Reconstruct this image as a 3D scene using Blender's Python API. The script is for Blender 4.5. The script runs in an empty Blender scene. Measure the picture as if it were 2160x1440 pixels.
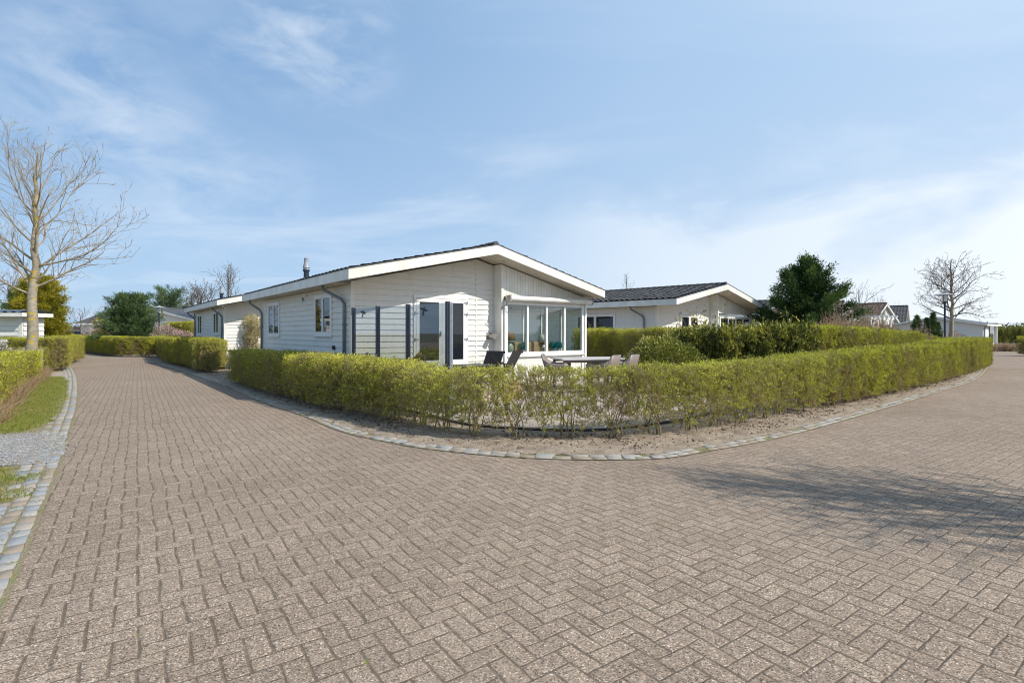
import bpy, bmesh, math, random
import numpy as np
from mathutils import Vector, Matrix
# ------------------------------------------------------------------ camera, world, sun, exposure
S = bpy.context.scene
COL = S.collection
EYE, F, HZ = 1.35, 1125.0, 702.0          # eye height (m), focal length and horizon row of the 2160 px photograph
cd = bpy.data.cameras.new('camera'); cam = bpy.data.objects.new('camera', cd); COL.objects.link(cam)
cam.location = (0, 0, EYE); cam.rotation_euler = (math.pi/2, 0, 0)
cd.sensor_width = 36; cd.lens = 36*F/2160; cd.shift_y = -(720-HZ)/2160
cd.clip_start = 0.05; cd.clip_end = 3000
S.camera = cam
SUN = Vector((1.189, -0.54, 1.15)).normalized()
SUN_EL = math.asin(SUN.z); SUN_ROT = math.atan2(SUN.x, SUN.y)
w = bpy.data.worlds.new('World'); S.world = w; w.use_nodes = True
nt = w.node_tree; nt.nodes.clear()
def nd(nt, t, **k):
    n = nt.nodes.new(t)
    for a, v in k.items(): setattr(n, a, v)
    return n
def setin(nt, n, i, v):
    if isinstance(v, bpy.types.NodeSocket): nt.links.new(v, n.inputs[i])
    elif v is not None: n.inputs[i].default_value = v
def mt(nt, op, a, b=None, c=None, clamp=False):
    n = nd(nt, 'ShaderNodeMath', operation=op, use_clamp=clamp)
    setin(nt, n, 0, a)
    if b is not None: setin(nt, n, 1, b)
    if c is not None: setin(nt, n, 2, c)
    return n.outputs[0]
def vm(nt, op, a, b=None):
    n = nd(nt, 'ShaderNodeVectorMath', operation=op); setin(nt, n, 0, a)
    if b is not None: setin(nt, n, 1, b)
    return n.outputs[0]
def mix(nt, f, a, b, bt='MIX'):
    n = nd(nt, 'ShaderNodeMix', data_type='RGBA', blend_type=bt)
    setin(nt, n, 0, f); setin(nt, n, 6, a); setin(nt, n, 7, b)
    return n.outputs[2]
def ramp(nt, f, stops, interp='LINEAR'):
    n = nd(nt, 'ShaderNodeValToRGB'); n.color_ramp.interpolation = interp
    e = n.color_ramp.elements
    while len(e) < len(stops): e.new(0.5)
    for k, (p, c) in enumerate(stops):
        e[k].position = p
        e[k].color = (c, c, c, 1) if isinstance(c, (int, float)) else (*c, 1)
    setin(nt, n, 0, f)
    return n.outputs[0]
def noise(nt, vec, scale, detail=3, rough=.55, dist=0.0):
    n = nd(nt, 'ShaderNodeTexNoise'); setin(nt, n, 'Vector', vec)
    n.inputs['Scale'].default_value = scale; n.inputs['Detail'].default_value = detail
    n.inputs['Roughness'].default_value = rough; n.inputs['Distortion'].default_value = dist
    return n.outputs[0]
def mapping(nt, vec, scale=(1, 1, 1), rot=(0, 0, 0), loc=(0, 0, 0)):
    n = nd(nt, 'ShaderNodeMapping'); setin(nt, n, 0, vec)
    n.inputs['Scale'].default_value = scale; n.inputs['Rotation'].default_value = rot; n.inputs['Location'].default_value = loc
    return n.outputs[0]
out = nd(nt, 'ShaderNodeOutputWorld'); bg = nd(nt, 'ShaderNodeBackground')
sky = nd(nt, 'ShaderNodeTexSky', sky_type='NISHITA', sun_disc=False, sun_elevation=SUN_EL, sun_rotation=SUN_ROT,
         altitude=0, air_density=1.0, dust_density=1.2, ozone_density=1.3)
tc = nd(nt, 'ShaderNodeTexCoord'); g = tc.outputs['Generated']
sep = nd(nt, 'ShaderNodeSeparateXYZ'); nt.links.new(g, sep.inputs[0])
# cloud layer: direction projected on a flat layer overhead, so wisps stretch towards the horizon
zz = mt(nt, 'ADD', mt(nt, 'MAXIMUM', sep.outputs[2], 0.0), 0.10)
cmb = nd(nt, 'ShaderNodeCombineXYZ')
nt.links.new(mt(nt, 'DIVIDE', sep.outputs[0], zz), cmb.inputs[0]); nt.links.new(mt(nt, 'DIVIDE', sep.outputs[1], zz), cmb.inputs[1])
wv = mapping(nt, cmb.outputs[0], scale=(0.50, 0.85, 1), rot=(0, 0, math.radians(-28)), loc=(2.3, 1.35, 0))
n1 = noise(nt, wv, 1.1, 7, .56, .7)
wisps = ramp(nt, n1, [(0.48, 0.0), (0.62, .20), (.78, .42)])
fib = noise(nt, mapping(nt, g, scale=(5, 5, 11), rot=(0, math.radians(24), math.radians(20)), loc=(.4, .1, .7)), 1.5, 7, .58, .35)
def patch(dx, dz, r, amt, st=1.0):      # a wispy cloud around one direction of the sky
    v = Vector((dx, 1, dz)).normalized(); d = nd(nt, 'ShaderNodeVectorMath', operation='DISTANCE'); setin(nt, d, 0, mapping(nt, g, scale=(1, 1, st))); d.inputs[1].default_value = (v.x, v.y, v.z*st)
    m = ramp(nt, mt(nt, 'DIVIDE', d.outputs['Value'], r), [(0.0, 1), (.5, .55), (1.0, 0)])
    return mt(nt, 'MULTIPLY', m, ramp(nt, fib, [(.34, 0), (.55, amt*.42), (.80, amt*.9)]))
for q in ((-.40, .585, .20, .95, 1.3), (-.80, .46, .16, .8, 1.0), (-.74, .36, .17, .8, 1.2), (-.58, .26, .24, .65, 1.8), (.34, .19, .14, .8, 1.2), (.78, .22, .40, .9, 2.2)):
    wisps = mt(nt, 'MAXIMUM', wisps, patch(*q))
wv2 = mapping(nt, g, scale=(2.0, 2.0, 4.5), loc=(.35, .2, .1))
n2 = noise(nt, wv2, 1.5, 6, .52, .3)
# bank of cloud low in the east (to the right)
az = mt(nt, 'DIVIDE', sep.outputs[0], mt(nt, 'ADD', mt(nt, 'ABSOLUTE', sep.outputs[1]), .15))
east = ramp(nt, mt(nt, 'MULTIPLY_ADD', az, .5, .5), [(0.45, 0.0), (0.62, .55), (0.98, 1.0)])
low = ramp(nt, mt(nt, 'ADD', sep.outputs[2], mt(nt, 'MULTIPLY_ADD', n2, .50, -.25)), [(0.02, 1.0), (0.15, .97), (.23, .36), (0.34, 0.0)])
bank = mt(nt, 'MULTIPLY', east, low)
veil = ramp(nt, mt(nt, 'MULTIPLY_ADD', az, .5, .5), [(0.0, .0), (.5, .03), (1.0, .12)])
fac = mt(nt, 'MAXIMUM', mt(nt, 'MAXIMUM', wisps, bank), mt(nt, 'ADD', veil, mt(nt, 'MULTIPLY', wisps, .6)), clamp=True)
azr = ramp(nt, mt(nt, 'MULTIPLY_ADD', az, .5, .5), [(0.0, 0.0), (.35, .30), (.6, .8), (.85, 1.0)])      # thin high haze, paler towards the sun
high = mix(nt, azr, (.70, 1.70, 3.35, 1), (2.60, 3.85, 5.45, 1)); lowc = mix(nt, azr, (2.1, 3.25, 4.8, 1), (2.9, 3.9, 5.2, 1))
skyc = mix(nt, .86, sky.outputs[0], mix(nt, ramp(nt, sep.outputs[2], [(.10, 0), (.52, 1)]), lowc, high))
cl = mix(nt, fac, skyc, (5.6, 5.95, 6.3, 1))
nt.links.new(cl, bg.inputs[0]); bg.inputs[1].default_value = 0.15
nt.links.new(bg.outputs[0], out.inputs[0])
sl = bpy.data.lights.new('sun', 'SUN'); sl.energy = 4.2; sl.angle = math.radians(.5); sl.color = (1.0, .94, .85)
so = bpy.data.objects.new('sun', sl); COL.objects.link(so); so.rotation_euler = SUN.to_track_quat('Z', 'Y').to_euler(); so.location = (30, -15, 30)
S.view_settings.view_transform = 'Standard'; S.view_settings.look = 'None'; S.view_settings.exposure = 0.22; S.view_settings.gamma = 1
S.cycles.use_denoising = True; S.cycles.filter_width = 1.05; S.cycles.max_bounces = 10; S.cycles.transparent_max_bounces = 24
# ------------------------------------------------------------------ helpers
def at(px, py, D): return Vector(((px-1080)/F*D, D, EYE+(HZ-py)/F*D))
def gp(px, py):
    D = EYE*F/(py-HZ); return ((px-1080)/F*D, D)
def tag(o, label=None, cat=None, group=None, kind=None):
    if label: o['label'] = label
    if cat: o['category'] = cat
    if group: o['group'] = group
    if kind: o['kind'] = kind
    return o
def empty(name, loc=(0, 0, 0), rz=0, label=None, cat=None, group=None):
    o = bpy.data.objects.new(name, None); COL.objects.link(o); o.location = loc; o.rotation_euler = (0, 0, rz); o.empty_display_size = .2
    return tag(o, label, cat, group)
def copy_tree(o, parent=None):
    c = o.copy(); COL.objects.link(c); c.parent = parent
    for ch in list(o.children): copy_tree(ch, c)
    return c
class MB:
    def __init__(s): s.v, s.f = [], []
    def add(s, vs, fs):
        n = len(s.v); s.v += [tuple(v) for v in vs]; s.f += [tuple(i+n for i in f) for f in fs]; return s
    def box(s, x0, x1, y0, y1, z0, z1):
        return s.add([(x0,y0,z0),(x1,y0,z0),(x1,y1,z0),(x0,y1,z0),(x0,y0,z1),(x1,y0,z1),(x1,y1,z1),(x0,y1,z1)],
                     [(0,3,2,1),(4,5,6,7),(0,1,5,4),(1,2,6,5),(2,3,7,6),(3,0,4,7)])
    def poly(s, pts): return s.add(pts, [tuple(range(len(pts)))])
    def ext(s, pts, d):      # extrude a polygon by vector d
        n = len(pts); d = Vector(d)
        vs = [Vector(p) for p in pts] + [Vector(p)+d for p in pts]
        return s.add(vs, [tuple(range(n))[::-1], tuple(range(n, 2*n))] + [(i, (i+1)%n, n+(i+1)%n, n+i) for i in range(n)])
    def tube(s, pts, rs, n=10, caps=True):
        pts = [Vector(p) for p in pts]
        if isinstance(rs, (int, float)): rs = [rs]*len(pts)
        rings = []; pu = None
        for i, p in enumerate(pts):
            d = (pts[min(i+1, len(pts)-1)] - pts[max(i-1, 0)]).normalized()
            if pu is None: pu = d.orthogonal().normalized()
            u = (pu - d*pu.dot(d)).normalized(); pu = u; v = d.cross(u)
            rings.append([p + (u*math.cos(2*math.pi*k/n) + v*math.sin(2*math.pi*k/n))*rs[i] for k in range(n)])
        vs = [q for r in rings for q in r]; fs = []
        for i in range(len(pts)-1):
            for k in range(n): fs.append((i*n+k, i*n+(k+1)%n, (i+1)*n+(k+1)%n, (i+1)*n+k))
        if caps: fs += [tuple(range(n))[::-1], tuple(range((len(pts)-1)*n, len(pts)*n))]
        return s.add(vs, fs)
    def lathe(s, prof, c=(0,0,0), n=20):   # prof: (r, z) from bottom to top
        vs = [(c[0]+r*math.cos(2*math.pi*k/n), c[1]+r*math.sin(2*math.pi*k/n), c[2]+z) for r, z in prof for k in range(n)]
        fs = [(i*n+k, i*n+(k+1)%n, (i+1)*n+(k+1)%n, (i+1)*n+k) for i in range(len(prof)-1) for k in range(n)]
        fs += [tuple(range(n))[::-1], tuple(range((len(prof)-1)*n, len(prof)*n))]
        return s.add(vs, fs)
    def build(s, name, mat, parent=None, smooth=False, bevel=0, label=None):
        me = bpy.data.meshes.new(name); me.from_pydata(s.v, [], s.f); me.materials.append(mat)
        if smooth: me.shade_smooth()
        o = bpy.data.objects.new(name, me); COL.objects.link(o)
        if parent: o.parent = parent
        if bevel:
            b = o.modifiers.new('bevel', 'BEVEL'); b.width = bevel; b.segments = 2; b.limit_method = 'ANGLE'
        if label: o['label'] = label
        return o
def np_mesh(name, verts, faces, mats, midx=None, tint=None, smooth=False):
    me = bpy.data.meshes.new(name)
    verts = np.asarray(verts, np.float32); k = faces.shape[1]
    me.vertices.add(len(verts)); me.vertices.foreach_set('co', verts.ravel())
    me.loops.add(faces.size); me.loops.foreach_set('vertex_index', faces.ravel().astype(np.int32))
    me.polygons.add(len(faces)); me.polygons.foreach_set('loop_start', np.arange(0, faces.size, k, dtype=np.int32))
    me.polygons.foreach_set('loop_total', np.full(len(faces), k, np.int32))
    for m in mats: me.materials.append(m)
    if midx is not None: me.polygons.foreach_set('material_index', midx.astype(np.int32))
    me.update(calc_edges=True)
    if tint is not None:
        a = me.attributes.new('tint', 'FLOAT', 'FACE'); a.data.foreach_set('value', tint.astype(np.float32))
    if smooth: me.shade_smooth()
    return me
def link(name, me, parent=None, loc=(0,0,0), rz=0, sc=(1,1,1)):
    o = bpy.data.objects.new(name, me); COL.objects.link(o); o.parent = parent; o.location = loc; o.rotation_euler = (0, 0, rz); o.scale = sc
    return o
def tubes_np(segs, n=4):    # segs: rows p0(3) p1(3) r0 r1
    s = np.asarray(segs, np.float64); p0, p1, r0, r1 = s[:, :3], s[:, 3:6], s[:, 6], s[:, 7]
    d = p1-p0; d /= np.maximum(np.linalg.norm(d, axis=1, keepdims=True), 1e-9)
    ref = np.where(np.abs(d[:, 2:3]) > .8, np.array([[1., 0, 0]]), np.array([[0, 0, 1.]]))
    u = np.cross(d, ref); u /= np.linalg.norm(u, axis=1, keepdims=True); v = np.cross(d, u)
    vs = []
    for P, R in ((p0, r0), (p1, r1)):
        for k in range(n):
            a = 2*math.pi*k/n; vs.append(P + (u*math.cos(a)+v*math.sin(a))*R[:, None])
    V = np.stack(vs, 1).reshape(-1, 3); m = len(s); base = (np.arange(m)*2*n)[:, None, None]
    q = np.array([[k, (k+1)%n, n+(k+1)%n, n+k] for k in range(n)])[None]
    return V, (base+q).reshape(-1, 4)
def leaves_np(C, size, rng, up=0.0, asp=.55, dirs=None):
    n = len(C); d = rng.normal(size=(n, 3)) if dirs is None else dirs + rng.normal(size=(n, 3))*.35
    d[:, 2] += up; d /= np.linalg.norm(d, axis=1, keepdims=True)
    r = rng.normal(size=(n, 3)); u = np.cross(d, r); u /= np.maximum(np.linalg.norm(u, axis=1, keepdims=True), 1e-6)
    L = (size*(.6+.8*rng.random(n)))[:, None]
    V = np.stack([C, C+d*L*.45+u*L*asp*.5, C+d*L, C+d*L*.45-u*L*asp*.5], 1).reshape(-1, 3)
    return V, np.arange(n*4).reshape(n, 4)
def join_np(parts):        # [(V, F, matidx, tint)]
    Vs, Fs, Ms, Ts, o = [], [], [], [], 0
    for V, Fa, m, t in parts:
        Vs.append(V); Fs.append(Fa+o); o += len(V); Ms.append(np.full(len(Fa), m)); Ts.append(np.broadcast_to(t, (len(Fa),)))
    return np.concatenate(Vs), np.concatenate(Fs), np.concatenate(Ms), np.concatenate(Ts)
# ------------------------------------------------------------------ materials
def new_mat(name):
    m = bpy.data.materials.new(name); m.use_nodes = True; t = m.node_tree; b = t.nodes['Principled BSDF']
    return m, t, b
def pos(t): return nd(t, 'ShaderNodeTexCoord').outputs['Object']
def wpos(t): return nd(t, 'ShaderNodeNewGeometry').outputs['Position']
def bump(t, b, h, strength=.5, dist=.01):
    n = nd(t, 'ShaderNodeBump'); n.inputs['Strength'].default_value = strength; n.inputs['Distance'].default_value = dist
    setin(t, n, 'Height', h); t.links.new(n.outputs[0], b.inputs['Normal']); return n
def simple(name, c0, c1=None, scale=6, rough=.5, bs=0, bscale=80, metal=0, spec=None, detail=4, stretch=(1,1,1)):
    m, t, b = new_mat(name); p = mapping(t, pos(t), scale=stretch)
    if c1: t.links.new(ramp(t, noise(t, p, scale, detail), [(.35, c0), (.68, c1)]), b.inputs['Base Color'])
    else: b.inputs['Base Color'].default_value = (*c0, 1)
    b.inputs['Roughness'].default_value = rough; b.inputs['Metallic'].default_value = metal
    if spec is not None: b.inputs['Specular IOR Level'].default_value = spec
    if bs: bump(t, b, noise(t, p, bscale, 4), bs, .004)
    return m
M = {}
def siding_mat(name, base, dirt):
    m, t, b = new_mat(name); p = pos(t)
    s = noise(t, mapping(t, p, scale=(.6, .6, 5)), 3, 5)
    f = noise(t, mapping(t, p, scale=(3, 3, .5)), 2.2, 4)
    c = mix(t, ramp(t, s, [(.35, 0), (.8, .35)]), (*base, 1), (*dirt, 1))
    c = mix(t, ramp(t, f, [(.48, 0), (.8, .38)]), c, (*dirt, 1))
    sz = nd(t, 'ShaderNodeSeparateXYZ'); t.links.new(p, sz.inputs[0]); alg = mt(t, 'MULTIPLY', ramp(t, mt(t, 'MULTIPLY_ADD', sz.outputs[2], .5, 0.0), [(.12, .55), (.55, 0)]), ramp(t, noise(t, mapping(t, p, scale=(2, 2, .8)), 2.5, 5, .7), [(.42, 0), (.62, 1)]))
    c = mix(t, alg, c, (.34, .38, .27, 1))
    t.links.new(c, b.inputs['Base Color']); b.inputs['Roughness'].default_value = .5
    bump(t, b, noise(t, mapping(t, p, scale=(1, 1, 12)), 14, 4), .12, .003)
    return m
M['siding'] = siding_mat('white_weatherboard', (.76, .745, .70), (.56, .54, .48))
M['trim'] = simple('white_trim', (.82, .81, .77), (.66, .65, .58), scale=2.2, rough=.42, bs=.04, detail=6, stretch=(1, 1, .6))
M['soffit'] = simple('soffit_paint', (.62, .57, .48), (.52, .47, .38), scale=1.4, rough=.6)
M['frame'] = simple('window_frame', (.83, .83, .82), (.74, .74, .72), scale=4, rough=.35)
M['zinc'] = simple('zinc_pipe', (.16, .19, .22), (.22, .25, .28), scale=9, rough=.45, metal=.4)
M['dark_metal'] = simple('dark_blue_metal', (.018, .024, .05), (.03, .036, .06), scale=9, rough=.35)
M['grey_metal'] = simple('grey_metal', (.27, .29, .33), (.34, .36, .39), scale=20, rough=.4)
M['steel'] = simple('steel', (.45, .43, .40), (.30, .27, .24), scale=12, rough=.35, metal=.8)
M['black'] = simple('black_paint', (.012, .012, .014), (.03, .03, .035), scale=12, rough=.45)
M['edge'] = simple('roof_edge_trim', (.07, .075, .085), (.12, .12, .13), scale=5, rough=.5)
def tile_mat(name, c0, c1, moss):
    m, t, b = new_mat(name); p = wpos(t)
    c = ramp(t, noise(t, p, 9, 5, .7), [(.3, c0), (.7, c1)])
    c = mix(t, ramp(t, noise(t, p, 2.2, 5, .65), [(.52, 0), (.7, .6)]), c, (*moss, 1))
    t.links.new(c, b.inputs['Base Color']); b.inputs['Roughness'].default_value = .8
    bump(t, b, noise(t, p, 60, 4), .4, .004); return m
M['tile'] = tile_mat('grey_roof_tile', (.045, .045, .048), (.11, .105, .10), (.10, .105, .05))
M['tile_brown'] = tile_mat('brown_roof_tile', (.13, .075, .055), (.22, .15, .11), (.17, .14, .08))
M['tile_blue'] = simple('blue_grey_roof_sheet', (.07, .085, .11), (.10, .12, .15), scale=4, rough=.45)
def pane_mat(name, tint, rough=.0, mixf=.12):
    m, t, b = new_mat(name); b.inputs['Base Color'].default_value = (*tint, 1); b.inputs['Roughness'].default_value = rough
    b.inputs['Specular IOR Level'].default_value = .6; b.inputs['Coat Weight'].default_value = .15; b.inputs['Coat Roughness'].default_value = 0
    bump(t, b, noise(t, pos(t), 1.3, 1), .05, .02); return m
M['pane'] = pane_mat('dark_window_glass', (.012, .016, .022))
def glass_mat(name, tint, gl):
    m, t, b = new_mat(name); t.nodes.remove(b); o = t.nodes['Material Output']
    tr = nd(t, 'ShaderNodeBsdfTransparent'); tr.inputs[0].default_value = (*tint, 1)
    gs = nd(t, 'ShaderNodeBsdfGlossy'); gs.inputs['Roughness'].default_value = 0.0; gs.inputs['Color'].default_value = (.95, .97, 1, 1)
    lw = nd(t, 'ShaderNodeLayerWeight'); lw.inputs[0].default_value = .5; fv_ = mt(t, 'MULTIPLY_ADD', mt(t, 'POWER', lw.outputs['Facing'], 4.0), .8, gl)
    mx = nd(t, 'ShaderNodeMixShader'); t.links.new(fv_, mx.inputs[0]); t.links.new(tr.outputs[0], mx.inputs[1]); t.links.new(gs.outputs[0], mx.inputs[2])
    t.links.new(mx.outputs[0], o.inputs[0]); return m
M['glass'] = glass_mat('clear_glass', (.90, .94, .93), .08)
M['screen'] = glass_mat('windscreen_glass', (.63, .66, .67), .10)
M['lamp_glass'] = simple('frosted_glass', (.75, .78, .8), rough=.2)
def leaf_mat(name, stops, trans=.35, rough=.5):
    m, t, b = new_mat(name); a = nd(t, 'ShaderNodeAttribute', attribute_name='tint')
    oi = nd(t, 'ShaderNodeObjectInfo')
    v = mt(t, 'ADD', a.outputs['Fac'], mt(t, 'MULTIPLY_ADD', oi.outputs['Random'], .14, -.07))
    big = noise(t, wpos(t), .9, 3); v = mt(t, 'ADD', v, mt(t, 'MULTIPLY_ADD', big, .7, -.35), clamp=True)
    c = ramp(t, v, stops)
    t.links.new(c, b.inputs['Base Color']); b.inputs['Roughness'].default_value = rough; b.inputs['Specular IOR Level'].default_value = .35
    tl = nd(t, 'ShaderNodeBsdfTranslucent'); t.links.new(c, tl.inputs[0])
    mx = nd(t, 'ShaderNodeMixShader'); mx.inputs[0].default_value = trans
    t.links.new(b.outputs[0], mx.inputs[1]); t.links.new(tl.outputs[0], mx.inputs[2]); t.links.new(mx.outputs[0], t.nodes['Material Output'].inputs[0])
    return m
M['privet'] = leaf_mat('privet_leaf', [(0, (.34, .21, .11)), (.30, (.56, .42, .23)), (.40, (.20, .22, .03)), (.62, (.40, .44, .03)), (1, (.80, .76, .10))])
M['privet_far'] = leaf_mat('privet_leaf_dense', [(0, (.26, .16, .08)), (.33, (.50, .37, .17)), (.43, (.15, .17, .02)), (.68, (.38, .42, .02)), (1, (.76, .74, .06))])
M['dry'] = leaf_mat('dry_leaf', [(0, (.20, .12, .07)), (.5, (.42, .29, .17)), (1, (.58, .45, .28))])
M['dark_leaf'] = leaf_mat('ivy_leaf', [(0, (.025, .04, .010)), (.42, (.08, .11, .018)), (.70, (.28, .28, .04)), (1, (.50, .46, .09))], .2, .35)
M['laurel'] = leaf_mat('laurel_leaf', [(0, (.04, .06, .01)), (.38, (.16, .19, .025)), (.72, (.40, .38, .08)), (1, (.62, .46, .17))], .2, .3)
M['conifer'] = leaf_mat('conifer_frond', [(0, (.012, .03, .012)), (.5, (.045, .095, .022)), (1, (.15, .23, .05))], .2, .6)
M['gold'] = leaf_mat('golden_conifer_frond', [(0, (.06, .08, .01)), (.45, (.21, .20, .015)), (1, (.52, .43, .03))], .25, .6)
M['pine'] = leaf_mat('pine_needle', [(0, (.025, .05, .018)), (.5, (.075, .13, .045)), (1, (.20, .28, .10))], .15, .6)
M['grassm'] = leaf_mat('grass_blade', [(0, (.42, .32, .14)), (.36, (.30, .27, .07)), (.6, (.17, .23, .03)), (1, (.27, .34, .05))], .3, .6)
M['white_flower'] = leaf_mat('white_blossom', [(0, (.04, .06, .015)), (.45, (.10, .12, .04)), (.55, (.6, .6, .55)), (1, (.8, .8, .76))], .3, .6)
M['teal'] = leaf_mat('teal_feather', [(0, (.0, .16, .19)), (1, (.02, .40, .44))], .3, .7)
M['pink'] = leaf_mat('pink_twig_leaf', [(0, (.22, .13, .10)), (.6, (.42, .30, .26)), (1, (.55, .44, .38))], .2, .7)
M['twig'] = simple('green_brown_twig', (.17, .14, .06), (.36, .29, .16), scale=14, rough=.8, bs=.2)
M['litter'] = leaf_mat('dead_leaf', [(0, (.05, .035, .02)), (.6, (.16, .10, .06)), (1, (.34, .23, .14))], .1, .8)
M['twig_red'] = simple('grey_brown_twig', (.15, .11, .085), (.24, .18, .14), scale=10, rough=.8)
M['bark_dark'] = simple('dark_bark', (.07, .055, .04), (.13, .10, .07), scale=10, rough=.9, bs=.4)
def bark():
    m, t, b = new_mat('lichen_bark'); p = wpos(t)
    c = ramp(t, noise(t, mapping(t, p, scale=(1, 1, 4)), 8, 5), [(.3, (.20, .17, .12)), (.7, (.42, .37, .29))])
    c = mix(t, ramp(t, noise(t, mapping(t, p, scale=(1, 1, 1.8), loc=(3, 1, 2)), 4.2, 5, .7), [(.545, 0), (.60, 1)]), c, (.46, .33, .035, 1))
    c = mix(t, ramp(t, noise(t, mapping(t, p, scale=(.5, .5, 6), loc=(1, 5, 2)), 9, 3, .7), [(.60, 0), (.66, .8)]), c, (.10, .085, .06, 1))
    t.links.new(c, b.inputs['Base Color']); b.inputs['Roughness'].default_value = .85
    bump(t, b, noise(t, mapping(t, p, scale=(1, 1, 3)), 25, 5), .6, .012); return m
M['bark'] = bark()
M['branch'] = simple('pale_branch', (.23, .185, .125), (.40, .34, .24), scale=7, rough=.85)
M['branch_grey'] = simple('grey_branch', (.085, .07, .055), (.16, .13, .10), scale=7, rough=.85)
# pavers: herringbone of 21 x 10.5 cm concrete blocks with exposed aggregate
def paver():
    m, t, b = new_mat('concrete_pavers'); P = wpos(t)
    wob = noise(t, P, 1.2, 2); a = math.atan2(.575, .818)
    q = mapping(t, P, rot=(0, 0, -a), scale=(1/.097, 1/.097, 1))
    sx = nd(t, 'ShaderNodeSeparateXYZ'); t.links.new(q, sx.inputs[0])
    jit = noise(t, P, 26, 2)
    x = mt(t, 'ADD', sx.outputs[0], mt(t, 'ADD', mt(t, 'MULTIPLY_ADD', wob, .9, -.45), mt(t, 'MULTIPLY_ADD', jit, .10, -.05)))
    wob2 = noise(t, mapping(t, P, loc=(9, 3, 1)), 1.2, 2); jit2 = noise(t, mapping(t, P, loc=(4, 7, 1)), 26, 2)
    y = mt(t, 'ADD', sx.outputs[1], mt(t, 'ADD', mt(t, 'MULTIPLY_ADD', wob2, .5, -.25), mt(t, 'MULTIPLY_ADD', jit2, .10, -.05)))
    i, j = mt(t, 'FLOOR', x), mt(t, 'FLOOR', y); fx, fy = mt(t, 'FRACT', x), mt(t, 'FRACT', y)
    k = mt(t, 'FLOORED_MODULO', mt(t, 'SUBTRACT', i, j), 4.0)
    e = [mt(t, 'COMPARE', k, float(n), .1) for n in range(4)]
    dl = mt(t, 'MULTIPLY_ADD', e[1], 10.0, mt(t, 'MULTIPLY', fx, .75)); dr = mt(t, 'MULTIPLY_ADD', e[0], 10.0, mt(t, 'MULTIPLY', mt(t, 'SUBTRACT', 1.0, fx), .75))
    db = mt(t, 'MULTIPLY_ADD', e[2], 10.0, mt(t, 'MULTIPLY', fy, 1.5)); dt = mt(t, 'MULTIPLY_ADD', e[3], 10.0, mt(t, 'MULTIPLY', mt(t, 'SUBTRACT', 1.0, fy), 1.5))
    d = mt(t, 'MINIMUM', mt(t, 'MINIMUM', dl, dr), mt(t, 'MINIMUM', db, dt))
    cid = nd(t, 'ShaderNodeCombineXYZ'); t.links.new(mt(t, 'SUBTRACT', i, e[1]), cid.inputs[0]); t.links.new(mt(t, 'SUBTRACT', j, e[2]), cid.inputs[1])
    wn = nd(t, 'ShaderNodeTexWhiteNoise', noise_dimensions='2D'); t.links.new(cid.outputs[0], wn.inputs['Vector']); rnd = wn.outputs['Value']
    vo = nd(t, 'ShaderNodeTexVoronoi'); t.links.new(P, vo.inputs['Vector']); vo.inputs['Scale'].default_value = 170
    stone = nd(t, 'ShaderNodeSeparateColor'); t.links.new(vo.outputs['Color'], stone.inputs[0])
    agg = ramp(t, stone.outputs[0], [(0, (.08, .069, .06)), (.11, (.145, .122, .10)), (.28, (.25, .206, .168)), (.76, (.335, .278, .228)), (.93, (.46, .39, .325)), (1, (.68, .61, .54))])
    br = mix(t, 1.0, agg, ramp(t, rnd, [(0, (.90, .88, .86)), (.5, (1.0, .98, .96)), (1, (1.09, 1.08, 1.06))]), 'MULTIPLY')
    patch = ramp(t, noise(t, P, .35, 4), [(.3, (.91, .845, .77)), (.7, (1.12, 1.055, .975))])
    br = mix(t, 1.0, br, patch, 'MULTIPLY')
    dust = ramp(t, noise(t, mapping(t, P, loc=(2, 2, 0)), .8, 5, .6), [(.5, 0.0), (.75, .4)])
    br = mix(t, dust, br, (.34, .27, .205, 1))
    jw = mt(t, 'MULTIPLY_ADD', noise(t, P, 5.0, 4, .7), .10, .002)
    joint = mt(t, 'MULTIPLY', mt(t, 'LESS_THAN', d, jw), ramp(t, noise(t, P, 11, 3), [(.3, .45), (.6, 1)]))
    jf = mt(t, 'SUBTRACT', 1.0, mt(t, 'SMOOTH_MIN', mt(t, 'DIVIDE', d, mt(t, 'MULTIPLY', jw, 1.7)), 1.0, .1), clamp=True)
    moss = ramp(t, noise(t, P, 7, 4, .7), [(.60, 0), (.70, .8)])
    jc = mix(t, moss, mix(t, noise(t, P, 40, 2), (.085, .06, .04, 1), (.18, .135, .095, 1)), (.15, .15, .03, 1))
    c = mix(t, mt(t, 'MULTIPLY', joint, .92), br, jc)
    blot = ramp(t, noise(t, mapping(t, P, loc=(7, 1, 4)), 5.5, 2, .5), [(.70, 0), (.73, .8)])
    t.links.new(mix(t, mt(t, 'MULTIPLY', blot, jf), c, (.19, .23, .03, 1)), b.inputs['Base Color'])
    b.inputs['Roughness'].default_value = .9; b.inputs['Specular IOR Level'].default_value = .25
    h = mt(t, 'ADD', mt(t, 'SMOOTH_MIN', mt(t, 'MULTIPLY', d, 9.0), 1.0, .4), mt(t, 'MULTIPLY', stone.outputs[1], .38))
    h = mt(t, 'ADD', h, mt(t, 'MULTIPLY', rnd, .15)); h = mt(t, 'ADD', h, mt(t, 'MULTIPLY', noise(t, P, 220, 2), .3))
    bump(t, b, h, .75, .006); return m
M['paver'] = paver()
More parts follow.
